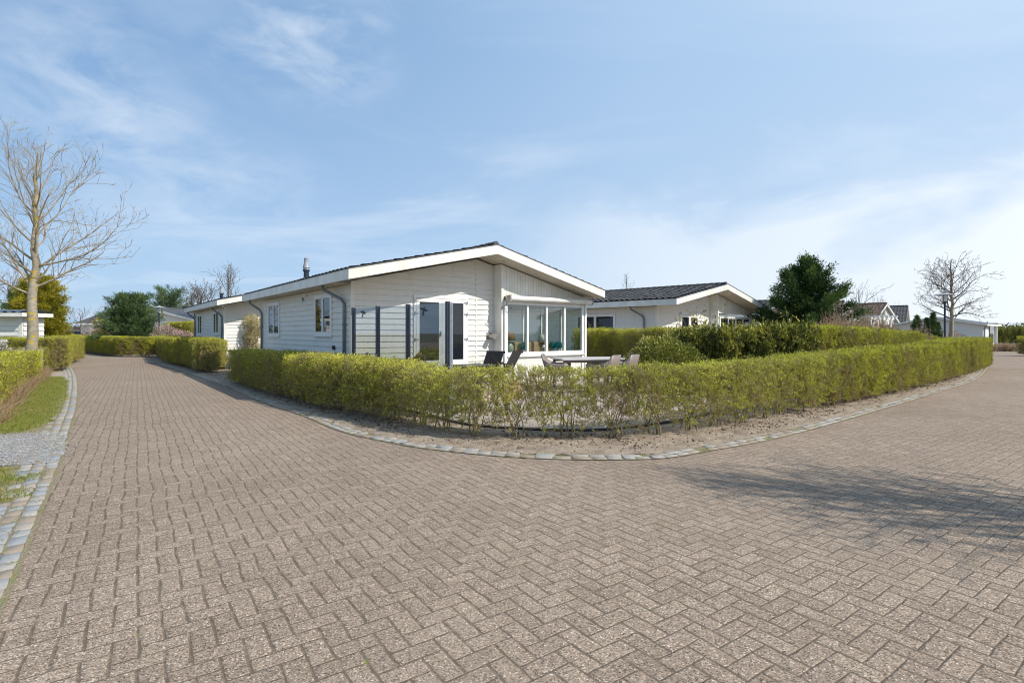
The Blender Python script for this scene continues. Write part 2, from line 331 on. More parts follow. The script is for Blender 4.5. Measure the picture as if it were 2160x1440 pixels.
def speck(name, cols, scale, bs, patchcol=None, pscale=1.5, rough=.95, bd=.02):
    m, t, b = new_mat(name); P = wpos(t)
    vo = nd(t, 'ShaderNodeTexVoronoi'); t.links.new(P, vo.inputs['Vector']); vo.inputs['Scale'].default_value = scale
    sc = nd(t, 'ShaderNodeSeparateColor'); t.links.new(vo.outputs['Color'], sc.inputs[0])
    n = len(cols); c = ramp(t, sc.outputs[0], [(k/(n-1), q) for k, q in enumerate(cols)])
    if patchcol: c = mix(t, ramp(t, noise(t, P, pscale, 5, .65), [(.46, 0), (.62, .85)]), c, (*patchcol, 1))
    t.links.new(c, b.inputs['Base Color']); b.inputs['Roughness'].default_value = rough
    h = mt(t, 'ADD', mt(t, 'MULTIPLY', vo.outputs['Distance'], 1.0), noise(t, P, scale*.3, 5))
    bump(t, b, h, bs, bd); return m
M['sand'] = speck('sandy_soil', [(.27, .21, .15), (.41, .33, .24), (.50, .41, .31), (.33, .265, .19)], 90, .8, (.27, .20, .145), 3.5)
M['gravel'] = speck('pale_grey_gravel', [(.17, .165, .16), (.38, .37, .36), (.58, .57, .55), (.28, .275, .27)], 45, 1.0, (.33, .29, .24), 1.6, bd=.03)
M['soil'] = speck('garden_soil', [(.10, .08, .055), (.16, .13, .09), (.13, .13, .05)], 60, .6, (.10, .12, .03), 1.0)
M['turf'] = speck('turf', [(.13, .16, .025), (.21, .22, .04), (.30, .25, .09)], 120, .6, (.38, .28, .14), 1.4)
def terrace_mat():
    m, t, b = new_mat('terrace_pavers'); P = wpos(t)
    bt = nd(t, 'ShaderNodeTexBrick'); t.links.new(mapping(t, P, rot=(0, 0, -.66)), bt.inputs[0])
    bt.inputs['Scale'].default_value = 1; bt.inputs['Brick Width'].default_value = .3; bt.inputs['Row Height'].default_value = .2; bt.inputs['Mortar Size'].default_value = .006
    bt.inputs['Color1'].default_value = (.40, .33, .265, 1); bt.inputs['Color2'].default_value = (.31, .255, .205, 1); bt.inputs['Mortar'].default_value = (.10, .08, .06, 1)
    t.links.new(mix(t, ramp(t, noise(t, P, 40, 4), [(.3, 0), (.7, .5)]), bt.outputs[0], (.46, .385, .31, 1)), b.inputs['Base Color']); b.inputs['Roughness'].default_value = .9
    return m
M['terrace'] = terrace_mat()
def sett_mat():
    m, t, b = new_mat('granite_setts'); P = wpos(t); a = nd(t, 'ShaderNodeAttribute', attribute_name='tint')
    c = ramp(t, a.outputs['Fac'], [(0, (.22, .245, .29)), (.22, (.31, .325, .34)), (.55, (.38, .365, .335)), (.8, (.42, .38, .32)), (1, (.34, .27, .20))])
    c = mix(t, ramp(t, noise(t, P, 35, 5, .7), [(.4, 0), (.75, .6)]), c, (.22, .21, .20, 1))
    c = mix(t, ramp(t, noise(t, P, 4, 4), [(.6, 0), (.8, .5)]), c, (.33, .25, .17, 1))
    t.links.new(c, b.inputs['Base Color']); b.inputs['Roughness'].default_value = .9; b.inputs['Specular IOR Level'].default_value = .2; bump(t, b, noise(t, P, 45, 5, .7), .9, .010); return m
M['sett'] = sett_mat()
M['joint'] = speck('kerb_joint', [(.20, .155, .10), (.30, .24, .17), (.20, .18, .09)], 80, .5, (.20, .20, .07), 6)
# ------------------------------------------------------------------ ground, road, kerbs
def resample(pts, step):       # Catmull-Rom through 2D points, then even steps
    P = [np.array(p, float) for p in pts]; P = [2*P[0]-P[1]] + P + [2*P[-1]-P[-2]]; o = []
    for i in range(1, len(P)-2):
        for k in range(12):
            u = k/12; a, b, c, d = P[i-1:i+3]
            o.append(.5*((2*b) + (c-a)*u + (2*a-5*b+4*c-d)*u*u + (3*b-a-3*c+d)*u**3))
    o.append(P[-2]); o = np.array(o); s = np.r_[0, np.cumsum(np.linalg.norm(np.diff(o, axis=0), axis=1))]
    q = np.arange(0, s[-1], step); return np.c_[np.interp(q, s, o[:, 0]), np.interp(q, s, o[:, 1])]
def offset(P, d):              # to the left of the direction of travel
    t = np.gradient(P, axis=0); t /= np.linalg.norm(t, axis=1, keepdims=True); return P + np.c_[-t[:, 1], t[:, 0]]*d
KI = [(307,762),(340,770),(413,792.6),(460,810),(480,815.5),(538,842),(635.5,875.5),(724,911),(835.5,935.5),(900,946.5),(1004,958),(1108,966),(1212,969.5),(1293,969.6),(1400,966.5),(1495.5,951),(1602,932),(1708.5,906.5),(1836,870),(1943,838),(2058,800),(2085.5,772.5),(2084,763),(2076,759)]
KL = [(-200,1690),(14,1240),(75,1094),(121.6,980),(149,893),(160,851),(161.5,809.5),(156,785),(139,762.6),(120,755)]
kerb_i = resample([gp(*p) for p in KI], .05); kerb_l = resample([gp(*p) for p in KL], .05)
def sheet(name, pts, z, mat, kind='structure'):
    o = MB().poly([(x, y, z) for x, y in pts]).build(name, mat); return tag(o, kind=kind)
sheet('ground', [(-900,-400),(900,-400),(900,1500),(-900,1500)], -.012, M['soil'])
sheet('road', [(-70,-8),(60,-8),(60,44),(-70,44)], 0, M['paver'])
isl = offset(kerb_i, .17)[::6]
sheet('sand_bed', [tuple(p) for p in isl] + [(27,40),(10,60),(-6,52),(-15.2,29)], .010, M['sand'])
sheet('back_garden_ground', [gp(120,736), gp(180,743.5), gp(245,752), gp(345,752.5), (-13,42), (-8,60), (-60,60)], .010, M['sand'])
vl = offset(kerb_l, .36)[::6]
sheet('verge_ground', [tuple(p) for p in vl] + [(-40,30),(-40,-2)], .006, M['turf'])
TER = [(-1.35,8.65),(-.62,7.75),(.03,7.45),(.77,7.30),(1.5,7.45),(2.6,8.2),(4.2,9.8),(5.3,11.6),(6,14),(1.8,14.4),(-3.15,10.6)]
V = [(x, y, .035) for x, y in TER]; ia = [(x*.85+.1, (y-7.3)*.8+8.6) for x, y in TER[:8]]      # the terrace rises gently towards the house
o = MB().add([(x, y, .036) for x, y in TER[:8]] + [(-.55, 9.6, .11), (.1, 9.3, .12), (.9, 9.2, .12), (1.7, 9.5, .12), (2.6, 10.3, .11), (4.2, 12.3, .10)] + [(-3.3, 10.5, .17), (2.2, 14.8, .17), (6, 14, .06)],
   [(0, 1, 8, 14), (1, 2, 9, 8), (2, 3, 10, 9), (3, 4, 11, 10), (4, 5, 12, 11), (5, 6, 13, 12), (6, 7, 16, 13), (13, 16, 15), (8, 9, 10, 11, 12, 13, 15, 14)]).build('terrace', M['terrace']); tag(o, kind='structure')
def strip(name, P, w0, w1, z, mat):
    A, B = offset(P, w0), offset(P, w1); n = len(P)
    o = MB().add([(x, y, z) for x, y in A]+[(x, y, z) for x, y in B], [(i, i+1, n+i+1, n+i) for i in range(n-1)]).build(name, mat); return tag(o, kind='structure')
def kerb(name, P, rows, seed, sett=(.17, .12), trng=(0, 1)):
    rng = np.random.default_rng(seed); V, Fc, T = [], [], []
    L = len(P)*.05
    for r, keep in enumerate(rows):
        A, B = offset(P, r*sett[1]), offset(P, r*sett[1]+sett[1]-.014); s = rng.random()*.1
        while s < L-.3:
            l = sett[0]*(.75+.5*rng.random()); a, b = int(s/.05), int(min((s+l-.012)/.05, len(P)-1)); s += l
            def pt(Q, u):
                k = min(u/.05, len(Q)-1.001); i = int(k); return Q[i]*(1-(k-i))+Q[i+1]*(k-i)
            if rng.random() > keep: continue
            u0, u1 = s-l, s-.014
            if u1 > L-.1: break
            h = .012+rng.random()*.007; cs = [pt(A, u0), pt(A, u1), pt(B, u1), pt(B, u0)]
            cen = sum(cs)/4; n = len(V); tl = rng.normal(size=4)*.003; jj = rng.normal(size=(4, 2))*.004
            for c in cs: V.append((*c, -.005))
            for q, c in enumerate(cs): V.append((*(cen+(c-cen)*.98+jj[q]), h-.004+tl[q]))
            for q, c in enumerate(cs): V.append((*(cen+(c-cen)*.91+jj[q]), h+tl[q]))
            for e in range(4):
                Fc.append((n+e, n+(e+1)%4, n+4+(e+1)%4, n+4+e)); Fc.append((n+4+e, n+4+(e+1)%4, n+8+(e+1)%4, n+8+e))
            Fc.append((n+8, n+9, n+10, n+11)); T += [trng[0]+(trng[1]-trng[0])*rng.random()]*9
    o = link(name, np_mesh(name, V, np.array(Fc), [M['sett']], None, np.array(T))); return tag(o, kind='structure')
strip('kerb_bedding', kerb_i, -.02, .22, .008, M['joint']); strip('gutter_bedding', kerb_l, -.03, .36, .009, M['joint'])
kerb('kerb', kerb_i, [.98, .92], 3, (.19, .095), (.50, 1.2)); kerb('kerb', kerb_l, [1, 1, .6], 4, (.155, .10), (.12, 1.1))
gv = [(-4.75,5.50),(-4.95,5.9),(-5.65,6.75),(-6.0,7.15),(-6.5,7.15),(-6.8,6.95),(-7.4,7.1),(-12,7.3),(-12,5.0),(-7,5.25),(-5.8,5.3),(-5.2,5.35)]
sheet('gravel_drive', gv, .014, M['gravel'])
sheet('side_path', [gp(85,785), gp(140,785), gp(152,803), gp(100,795)], .012, M['terrace'])
sheet('entrance_path', [gp(425,789), gp(478,814), gp(520,800), gp(474,774)], .014, M['terrace'])
sheet('entrance_path', [gp(2020,806), gp(2058,798), gp(2075,783), gp(2045,787)], .014, M['terrace'])
# rough sand relief between kerb and hedge
rr_ = np.random.default_rng(77); Pk = kerb_i[60:-20]; rows_ = np.linspace(.17, 1.15, 34); V = []
for r, dd_ in enumerate(rows_):
    Q = offset(Pk, dd_); x, y = Q[:, 0], Q[:, 1]
    z = .016+.010*np.sin(x*9+y*5)*np.cos(y*11-x*3)+.007*np.sin(x*23+1)*np.sin(y*27)+rr_.normal(size=len(Q))*.0055; z = np.maximum(z, .011)*(1 if 0 < r < 33 else .7)
    V.append(np.c_[Q, z])
nn = len(Pk); V = np.concatenate(V); ii = np.arange(33)[:, None]*nn+np.arange(nn-1)[None]; ii = ii.reshape(-1, 1)
tag(link('sand_strip', np_mesh('sand_strip', V, np.concatenate([ii, ii+1, ii+nn+1, ii+nn], 1), [M['sand']], smooth=True)), kind='structure')
# low dark edging where the terrace meets the hedge
eg = resample(TER[:8], .1)
o = MB().add([(x, y, z) for x, y in eg for z in (0, .042)] + [(x, y, z) for x, y in offset(eg, -.04) for z in (0, .042)],
   [(2*i, 2*i+1, 2*i+3, 2*i+2) for i in range(len(eg)-1)] + [(2*(len(eg)+i), 2*(len(eg)+i)+2, 2*(len(eg)+i)+3, 2*(len(eg)+i)+1) for i in range(len(eg)-1)] +
   [(2*i+1, 2*(len(eg)+i)+1, 2*(len(eg)+i)+3, 2*i+3) for i in range(len(eg)-1)]).build('terrace_edging', M['black']); tag(o, kind='structure')
# ------------------------------------------------------------------ houses
def tiles(x0, z0, x1, z1, y0, y1, course=.33, roll=.30, h=.030):
    """pantile surface on a roof slope from eave (x0, z0) to ridge (x1, z1)"""
    L = math.hypot(x1-x0, z1-z0); nc = max(2, round(L/course)); ny = int((y1-y0)/roll*6)
    rng = np.random.default_rng(5); V = []; n = ny+1
    for c in range(nc):
        jit = rng.normal(size=n//6+2)*.004
        for e in (0, 1):
            u = (c+e)/nc; X = x0+(x1-x0)*u; Z = z0+(z1-z0)*u+(.034 if e == 0 else .006)
            for k in range(n):
                y = y0+(y1-y0)*k/ny; V.append((X, y, Z+h*(.5+.5*math.cos(2*math.pi*k/6))+jit[k//6]))
    Fc = []
    for r in range(2*nc-1):
        for k in range(n-1): a = r*n+k; Fc.append((a, a+1, a+n+1, a+n))
    return V, Fc
def boards(mb, x0, x1, z0, ztop, pitch, axis, pos, outw, holes=()):
    """overlapping horizontal boards; ztop(x) limits the height; axis 'x' runs along x at y=pos, 'y' runs along y at x=pos"""
    z = z0
    while z < max(ztop(x0+(x1-x0)*k/20) for k in range(21)):
        zt = z+pitch; xs = [x0+(x1-x0)*k/60 for k in range(61)]; ok = [x for x in xs if ztop(x) > z+.004]
        if not ok: break
        a, b = min(ok), max(ok); pts = sorted(set([a, b] + [x for x in (KX,) if a < x < b]))
        top = [(x, min(zt+.004, ztop(x))) for x in [a+(b-a)*k/24 for k in range(25)]]
        lo, hi = .030, .002
        def P(x, zz, o): return (x, pos+outw*o, zz) if axis == 'x' else (pos+outw*o, x, zz)
        for (xa, za), (xb, zb) in zip(top[:-1], top[1:]):
            mb.add([P(xa, z, lo), P(xb, z, lo), P(xb, zb, hi), P(xa, za, hi)], [(0, 1, 2, 3)])
        mb.add([P(a, z, lo), P(b, z, lo), P(b, z, 0), P(a, z, 0)], [(3, 2, 1, 0)])
        z = zt
KX = 4.2
def window(root, face, a, b, z0, z1, split=(.5,), sash=True, label=None, off=0.0):
    """framed window lying on a wall. face(u, v, d): point at u along, z=v, d outwards"""
    def bx(mb, u0, u1, v0, v1, d0, d1):
        ps = [face(u, v, d) for d in (d0, d1) for u, v in ((u0, v0), (u1, v0), (u1, v1), (u0, v1))]
        mb.add(ps, [(0, 3, 2, 1), (4, 5, 6, 7), (0, 1, 5, 4), (1, 2, 6, 5), (2, 3, 7, 6), (3, 0, 4, 7)])
    w_ = MB(); t = .075
    bx(w_, a, a+t, z0, z1, 0, .05); bx(w_, b-t, b, z0, z1, 0, .05); bx(w_, a+t, b-t, z1-t, z1, 0, .05); bx(w_, a+t, b-t, z0, z0+t, 0, .05)
    bx(w_, a-.02, b+.02, z0-.035, z0-.001, 0, .07)
    o = w_.build('window', M['frame'], root, bevel=.004, label=label)
    xs = [a+t] + [a+(b-a)*s for s in split] + [b-t]
    for k in range(len(xs)-1):
        f = MB(); u0, u1 = xs[k]+(0 if k == 0 else .02), xs[k+1]-(0 if k == len(xs)-2 else .02); v0, v1 = z0+t, z1-t; s = .05
        bx(f, u0+.001, u0+s, v0+.001, v1-.001, 0, .04); bx(f, u1-s, u1-.001, v0+.001, v1-.001, 0, .04); bx(f, u0+s, u1-s, v1-s, v1-.001, 0, .04); bx(f, u0+s, u1-s, v0+.001, v0+s, 0, .04)
        if k: bx(f, xs[k]-.019, xs[k]+.019, v0+.002, v1-.002, 0, .045)
        f.build('frame', M['frame'], o)
        g_ = MB(); bx(g_, u0+s+.001, u1-s-.001, v0+s+.001, v1-s-.001, 0, .022); g_.build('pane', M['pane'], o)
    return o
def pipe(root, xo, yo, xw, yw, ztop, zb=-.4, r=.045):
    m = MB().tube([(xo, yo, ztop+.02), (xo, yo, ztop-.06), (xo+.03, yo-.01*(yo-yw), ztop-.12), (xw-.04, yw+(yo-yw)*.12, ztop-.42), (xw, yw, ztop-.55), (xw, yw, ztop-.7), (xw, yw, zb)], r, 14)
    m.tube([(xw, yw, ztop-1.1), (xw, yw, ztop-1.17)], r+.008, 14)
    o = m.build('downpipe', M['zinc'], root, smooth=True)
    MB().box(xw, xw+.10, yw-.02, yw+.02, ztop-1.15, ztop-1.11).build('bracket', M['black'], o); return o
def house(name, loc, ang, label, cat='house', group=None, W=8.9, L=10.0, of=1.155, ob=1.35, ol=.52, orr=.245, xr=4.237, zl=3.017, zr=4.11, zR=2.93, fh=.28,
          step=5.03, sd=4.4, sunglass=True, detail=2, tm='tile', wallc='siding', doorx=(1.91, 3.86), pitch=.17, flue=True, roomfront=-.45, zrm=None):
    root = empty(name, loc, ang, label, cat, group)
    x0, x1 = -ol, W+orr; y0, y1 = -of, L+ob
    top = lambda x: zl+(zr-zl)*(x-x0)/(xr-x0) if x < xr else zr+(zR-zr)*(x-xr)/(x1-xr)
    sof = lambda x: top(x)-fh-.02
    eps = .02
    # walls as thin solid slabs under the boards (shell of the building)
    gx = [0, xr, step] if xr < step else [0, step]
    m = MB(); m.ext([(0, 0, -.5)] + [(step, 0, -.5)] + [(x, 0, sof(x)-eps) for x in reversed(gx)], (0, .12, 0)); m.build('gable_wall', M['trim'], root)
    m = MB(); m.box(0, .12, .12, L, -.5, zl-fh-.01); m.build('side_wall', M['trim'], root)
    m = MB(); m.box(.12, W, L-.12, L, -.5, min(zl, zR)-fh-.01)
    m.ext([(.12, L, min(zl, zR)-fh-.011), (W, L, min(zl, zR)-fh-.011), (W, L, sof(W)-eps), (xr, L, sof(xr)-eps), (.12, L, sof(.12)-eps)], (0, -.12, 0)); m.build('back_wall', M['trim'], root)
    m = MB(); m.box(W-.12, W, sd, L-.12, -.5, zR-fh-.01); m.build('side_wall', M['trim'], root)
    # boards
    m = MB(); boards(m, .05, step-.002, -.09, lambda x: sof(x)-eps, pitch, 'x', 0, -1)
    m.box(doorx[1]+.33, doorx[1]+.39, -.024, 0, .25, sof(doorx[1]+.36)-.03)
    m.build('siding', M[wallc], root)
    m = MB(); boards(m, .03, L, -.09, lambda x: zl-fh-.012, pitch, 'y', 0, -1)
    m.box(-.021, 0, 3.2, 3.23, .25, 1.1); m.box(-.021, 0, 6.6, 6.63, .25, 1.1); m.build('siding', M[wallc], root)
    MB().box(-.035, .06, -.035, .06, -.3, sof(0)-.03).build('corner_trim', M['trim'], root, bevel=.003)
    MB().box(.0, step, -.005, 0, -.5, -.10).box(-.005, 0, 0, L, -.5, -.10).build('plinth', M['edge'], root)
    # roof: deck, tiles, ridge, fascia, soffit
    s = MB(); th = .05
    for a, b in ((x0, xr), (xr, x1)):
        s.add([(a, y0, top(a)-th), (b, y0, top(b)-th), (b, y1, top(b)-th), (a, y1, top(a)-th), (a, y0, top(a)), (b, y0, top(b)), (b, y1, top(b)), (a, y1, top(a))],
              [(0, 3, 2, 1), (4, 5, 6, 7), (0, 1, 5, 4), (1, 2, 6, 5), (2, 3, 7, 6), (3, 0, 4, 7)])
    roof = s.build('roof', M['edge'], root)
    if detail:
        for k, (xa, xb) in enumerate(((x0+.03, xr), (x1-.03, xr))):
            V, Fc = tiles(xa, top(xa)+.005, xb, top(xr)+.005, y0+.05, y1-.05)
            if k == 1: Fc = [f[::-1] for f in Fc]
            MB().add(V, Fc).build('tile_slope', M[tm], roof)
        rc = MB(); n = int((y1-y0-.1)/.36)
        for k in range(n):
            ya = y0+.05+k*.36; r0, r1 = .105, .085
            rc.tube([(xr, ya, zr+.02), (xr, ya+.375, zr+.02)], [r0, r1], 10)
        rc.build('ridge_cap', M[tm], roof, smooth=False)
    fz = .27
    f = MB(); y = y0-.028
    f.ext([(x0-.028, y, top(x0)-fh), (xr, y, zr-fh-.01), (x1+.028, y, top(x1)-fh), (x1+.028, y, top(x1)-.012), (xr, y, zr-.012), (x0-.028, y, top(x0)-.012)], (0, .026, 0))
    f.build('fascia', M['trim'], root)
    f = MB(); y = y1+.002; f.ext([(x0-.028, y, top(x0)-fh), (xr, y, zr-fh-.01), (x1+.028, y, top(x1)-fh), (x1+.028, y, top(x1)-.012), (xr, y, zr-.012), (x0-.028, y, top(x0)-.012)], (0, .026, 0)); f.build('fascia', M['trim'], root)
    MB().box(x0-.028, x0-.001, y0, y1, zl-fh, zl-.012).build('fascia', M['trim'], root); MB().box(x1+.001, x1+.028, y0, y1, zR-fh, zR-.012).build('fascia', M['trim'], root)
    rim = MB()
    for a, b in ((x0-.035, xr), (xr, x1+.035)):
        rim.ext([(a, y0-.04, top(a)-.010), (b, y0-.04, top(b)-.010), (b, y0-.04, top(b)+.018), (a, y0-.04, top(a)+.018)], (0, .08, 0))
    rim.box(x0-.04, x0+.03, y0+.045, y1, zl-.01, zl+.012); rim.build('edge_trim', M['edge'], root)
    sf = MB(); e = .018
    sf.add([(x0, y0, sof(x0)+e), (xr, y0, sof(xr)+e), (x1, y0, sof(x1)+e), (x0, 0, sof(x0)+e), (xr, 0, sof(xr)+e), (x1, 0, sof(x1)+e)], [(0, 3, 4, 1), (1, 4, 5, 2)])
    sf.add([(x0, .0, zl-fh+.003), (0.02, .0, zl-fh+.003), (0.02, y1, zl-fh+.003), (x0, y1, zl-fh+.003)], [(0, 3, 2, 1)])
    sf.add([(W-.02, 0, zR-fh+.003), (x1, 0, zR-fh+.003), (x1, y1, zR-fh+.003), (W-.02, y1, zR-fh+.003)], [(0, 3, 2, 1)])
    if roomfront < 0: sf.add([(step, roomfront, 0)], [])
    sf.build('soffit', M['soffit'], root)
    # spot lights in the soffit
    if detail > 1:
        for sx in (xr+.6, x1-1.1):
            MB().lathe([(.045, -.012), (.045, .02)], (sx, y0*.62, sof(sx)+e), 12).build('soffit_light', M['steel'], root)
    # double garden door on the gable
    a, b = doorx; zt = 2.52 if zrm is None else zrm
    fr = MB(); fr.box(a, a+.07, -.06, 0, .28, zt); fr.box(b-.07, b, -.06, 0, .28, zt); fr.box(a+.07, b-.07, -.06, 0, zt-.10, zt); fr.box(a-.05, b+.05, -.12, 0, .22, .28)
    d = fr.build('door_frame', M['frame'], root, bevel=.004)
    mid = (a+b)/2
    for p, q in ((a+.075, mid-.004), (mid+.004, b-.075)):
        l = MB(); st = .11
        l.box(p, p+st, -.075, -.03, .29, zt-.11); l.box(q-st, q, -.075, -.03, .29, zt-.11); l.box(p+st, q-st, -.075, -.03, .29, .50); l.box(p+st, q-st, -.075, -.03, zt-.22, zt-.11)
        lf = l.build('door', M['frame'], root, bevel=.004)
        MB().box(p+st+.001, q-st-.001, -.055, -.045, .501, zt-.221).build('pane', M['pane'], lf)
    if detail > 1:
        for hz in (1.15, 1.95, 2.32):
            for hx, sg in ((a+.035, 1), (b-.035, -1)):
                h = MB().tube([(hx, -.085, hz-.05), (hx, -.085, hz+.05)], .014, 8); h.box(min(hx, hx+sg*.11), max(hx, hx+sg*.11), -.092, -.080, hz-.018, hz+.018); h.build('hinge', M['grey_metal'], d)
        MB().box(mid-.075, mid-.055, -.13, -.08, 1.25, 1.40).build('door_handle', M['steel'], lf)
    # garden room: front and right side glazed
    rf = roomfront; zs, zg = .64, 2.32 if zrm is None else zrm-.2
    m = MB(); m.ext([(step-.10, rf, -.5), (step, rf, -.5), (step, rf, sof(step)-eps), (step-.10, rf, sof(step-.1)-eps)], (0, -rf-.026, 0)); m.build('return_wall', M['trim'], root)
    p = MB(); x = step+.001
    while x < W-.02:
        xe = min(x+.112, W); p.ext([(x, rf+.02, zg+.25), (xe, rf+.02, zg+.25), (xe, rf+.02, sof(xe)-eps), (x, rf+.02, sof(x)-eps)], (0, .02, 0)); x += .12
    p.box(step, W, rf+.045, rf+.10, zg+.25, sof(W)-eps); p.ext([(step, rf+.10, sof(W)-eps), (W, rf+.10, sof(W)-eps), (xr, rf+.10, sof(xr)-eps)] if xr > step else [(step, rf+.10, sof(W)-eps), (W, rf+.10, sof(W)-eps), (step, rf+.10, sof(step)-eps)], (0, -.05, 0))
    p.build('upper_panel', M[wallc] if detail < 2 else M['trim'], root)
    k_ = MB(); x = step+.02
    while x < W-.05: k_.box(x, min(x+.296, W-.03), rf-.012, rf+.01, -.4, zs-.05); x += .30
    k_.box(step+.01, W-.02, rf+.01, rf+.09, -.42, zs-.051); k_.build('lower_panel', M['trim'], root)
    n = 4; fw = .07; xs = [step+.12 + (W-.24-step-.12)*k/n for k in range(n+1)]
    wf = MB(); wf.box(step-.01, step+.12, rf-.06, rf+.05, -.42, zg+.10); wf.box(xs[-1], xs[-1]+.09, rf-.06, rf+.05, -.42, zg+.10)
    wf.box(step+.12, xs[-1], rf-.055, rf+.045, zs-.07, zs+.06); wf.box(step+.12, xs[-1], rf-.055, rf+.045, zg-.02, zg+.09); wf.box(step+.10, xs[-1]+.10, rf-.10, rf-.06, zs-.095, zs-.068)
    for x in xs[1:-1]: wf.box(x-.038, x+.038, rf-.058, rf+.048, zs+.061, zg-.021)
    win = wf.build('window', M['frame'], root, bevel=.004)
    for k in range(n): MB().box(xs[k]+(.001 if k == 0 else .039), xs[k+1]-(.001 if k == n-1 else .039), rf-.01, rf+.0, zs+.061, zg-.021).build('pane', M['glass'] if sunglass else M['pane'], win)
    MB().box(W-.11, W-.01, rf-.075, rf+.06, -.45, zg+.22).build('corner_post', M['trim'], root, bevel=.004)
    if sunglass:
        sw = MB(); xa, xb = W-.10, W-.02; ys = [rf+.10 + (sd-rf-.10)*k/4 for k in range(5)]
        sw.box(xa, xb, rf+.062, sd, -.45, zs); sw.box(xa, xb, rf+.062, sd, zg, zR-fh-.02)
        for q, y in enumerate(ys): sw.box(xa+.005, xb-.005, y-.035 if q else rf+.063, y+.035, zs+.001, zg-.001)
        sw = sw.build('side_window', M['frame'], root)
        for q in range(4): MB().box(xa+.03, xa+.04, ys[q]+.036, ys[q+1]-.036, zs+.001, zg-.001).build('pane', M['glass'], sw)
        MB().box(step-.1, W-.11, rf+.11, sd, .20, .25).build('room_floor', M['floor'], root)
        MB().box(step-.10, step-.001, .121, sd, 0, zg+.45).build('inner_wall', M['plaster'], root)
        MB().box(step, W-.121, sd, sd+.1, 0, zg+.45).build('inner_wall', M['plaster'], root)
        MB().box(step, W-.13, rf+.12, sd, zg+.30, zg+.34).build('room_ceiling', M['plaster'], root)
    if flue:
        fx, fy = 1.2, 8.0; fb = top(fx)
        c = MB().lathe([(.105, -.1), (.105, .47), (.14, .48), (.14, .54), (.105, .545)], (fx, fy, fb), 18).build('chimney', M['dark_metal'], roof, smooth=False)
    return root, top, sof
M['floor'] = simple('room_floor', (.26, .20, .14), (.32, .26, .18), scale=3, rough=.4)
M['plaster'] = simple('inner_plaster', (.50, .48, .45), (.56, .54, .51), scale=2, rough=.8)
AH = math.atan2(.617, .787)
KA = .70        # the chalets are small: eaves 2.6 m above the road, boards 12 cm wide
hA, topA, sofA = house('chalet', (-3.155, 10.5, .405), AH, 'white weatherboard chalet with glazed garden room behind the screens and front hedge', detail=2)
# flue cowl as part of the flue
fl = [o for o in bpy.data.objects if o.name.startswith('chimney')][0]
MB().lathe([(.145, .62), (.13, .66), (.085, .86), (.085, .98), (.09, .985), (.09, 1.02), (.06, 1.025), (.02, 1.06)], (1.2, 8.0, topA(1.2)), 18).lathe([(.12, .545), (.12, .615)], (1.2, 8.0, topA(1.2)), 18).build('flue_cowl', M['grey_metal'], fl)
faceY = lambda u, v, d: (-.014-d, u, v)       # long left wall, outwards is -x
window(hA, faceY, 1.51, 3.10, 1.26, 2.56); window(hA, faceY, 7.30, 8.98, 1.22, 2.56)
pipe(hA, -.40, 1.25, -.075, .39, 2.737); pipe(hA, -.40, 10.6, -.075, 9.93, 2.737)
# second chalet: the same type further down the row (copied before the first gets its extras)
hA.scale = (KA, KA, KA)
hB = copy_tree(hA); hB.location = (-10.61, 19.69, .405); hB['label'] = 'white chalet of the same type further down the left road, its gable half hidden'
hA['group'] = hB['group'] = 'white weatherboard chalets of one type'; hB.name = 'chalet'
hD = copy_tree(hB); hD.location = (24, 15, .405); hD.rotation_euler = (0, 0, math.radians(-90)); hD.name = 'chalet'; hD['label'] = 'white chalet across the right hand road, seen only mirrored in the garden room panes'
# extras of the near chalet
aw = MB()
prof = [(.10*math.cos(a)*1.1, .095*math.sin(a)) for a in [math.radians(d) for d in range(-70, 251, 20)]]
aw.ext([(5.12, -.63+p[0], 2.50+p[1]) for p in prof], (3.86, 0, 0)); aw = aw.build('awning', M['trim'], hA, smooth=False)
MB().box(5.06, 5.118, -.76, -.50, 2.38, 2.60).build('end_cap', M['steel'], aw); MB().box(8.985, 9.03, -.75, -.50, 2.40, 2.60).build('end_cap', M['grey_metal'], aw)
fv = MB().box(4.62, 4.86, -.03, -.017, 1.12, 1.36); fv = fv.build('vent_plate', M['steel'], hA)
MB().tube([(4.74, -.03, 1.24), (4.74, -.30, 1.24)], [.075, .075], 18).tube([(4.74, -.31, 1.24), (4.74, -.36, 1.24)], [.095, .095], 18).build('vent_pipe', M['steel'], hA, smooth=False)
MB().tube([(4.905, -.03, .9), (4.905, -.03, 1.95)], .012, 6).build('cable_cover', M['trim'], hA)
MB().box(step_x := 4.985, 5.0, -.30, -.22, 1.1, 1.9) if False else None
# swallow decoration and lamp under the eave
def bird(name, parent, mat, s=.16):
    pts = [(0, .55), (.08, .30), (.55, .25), (.95, .42), (.60, .05), (.15, -.02), (.10, -.35), (.28, -.85), (.02, -.45), (-.16, -.85), (-.10, -.35), (-.14, 0), (-.5, -.12), (-.9, .12), (-.45, .2), (-.10, .28)]
    o = MB().ext([(x*s, 0, z*s) for x, z in pts], (0, .004, 0)).build(name, mat, parent); return o
b_ = bird('bird_ornament', hA, M['black'], .15); b_.location = (-.05, 4.35, 2.50); b_.rotation_euler = (0, math.radians(25), math.radians(-90))
MB().box(-.10, -.017, 3.95, 4.05, 2.56, 2.68).build('wall_light', M['trim'], hA, bevel=.01)
MB().box(-.08, -.017, 1.25, 1.37, .85, .97).build('water_tap', M['black'], hA)
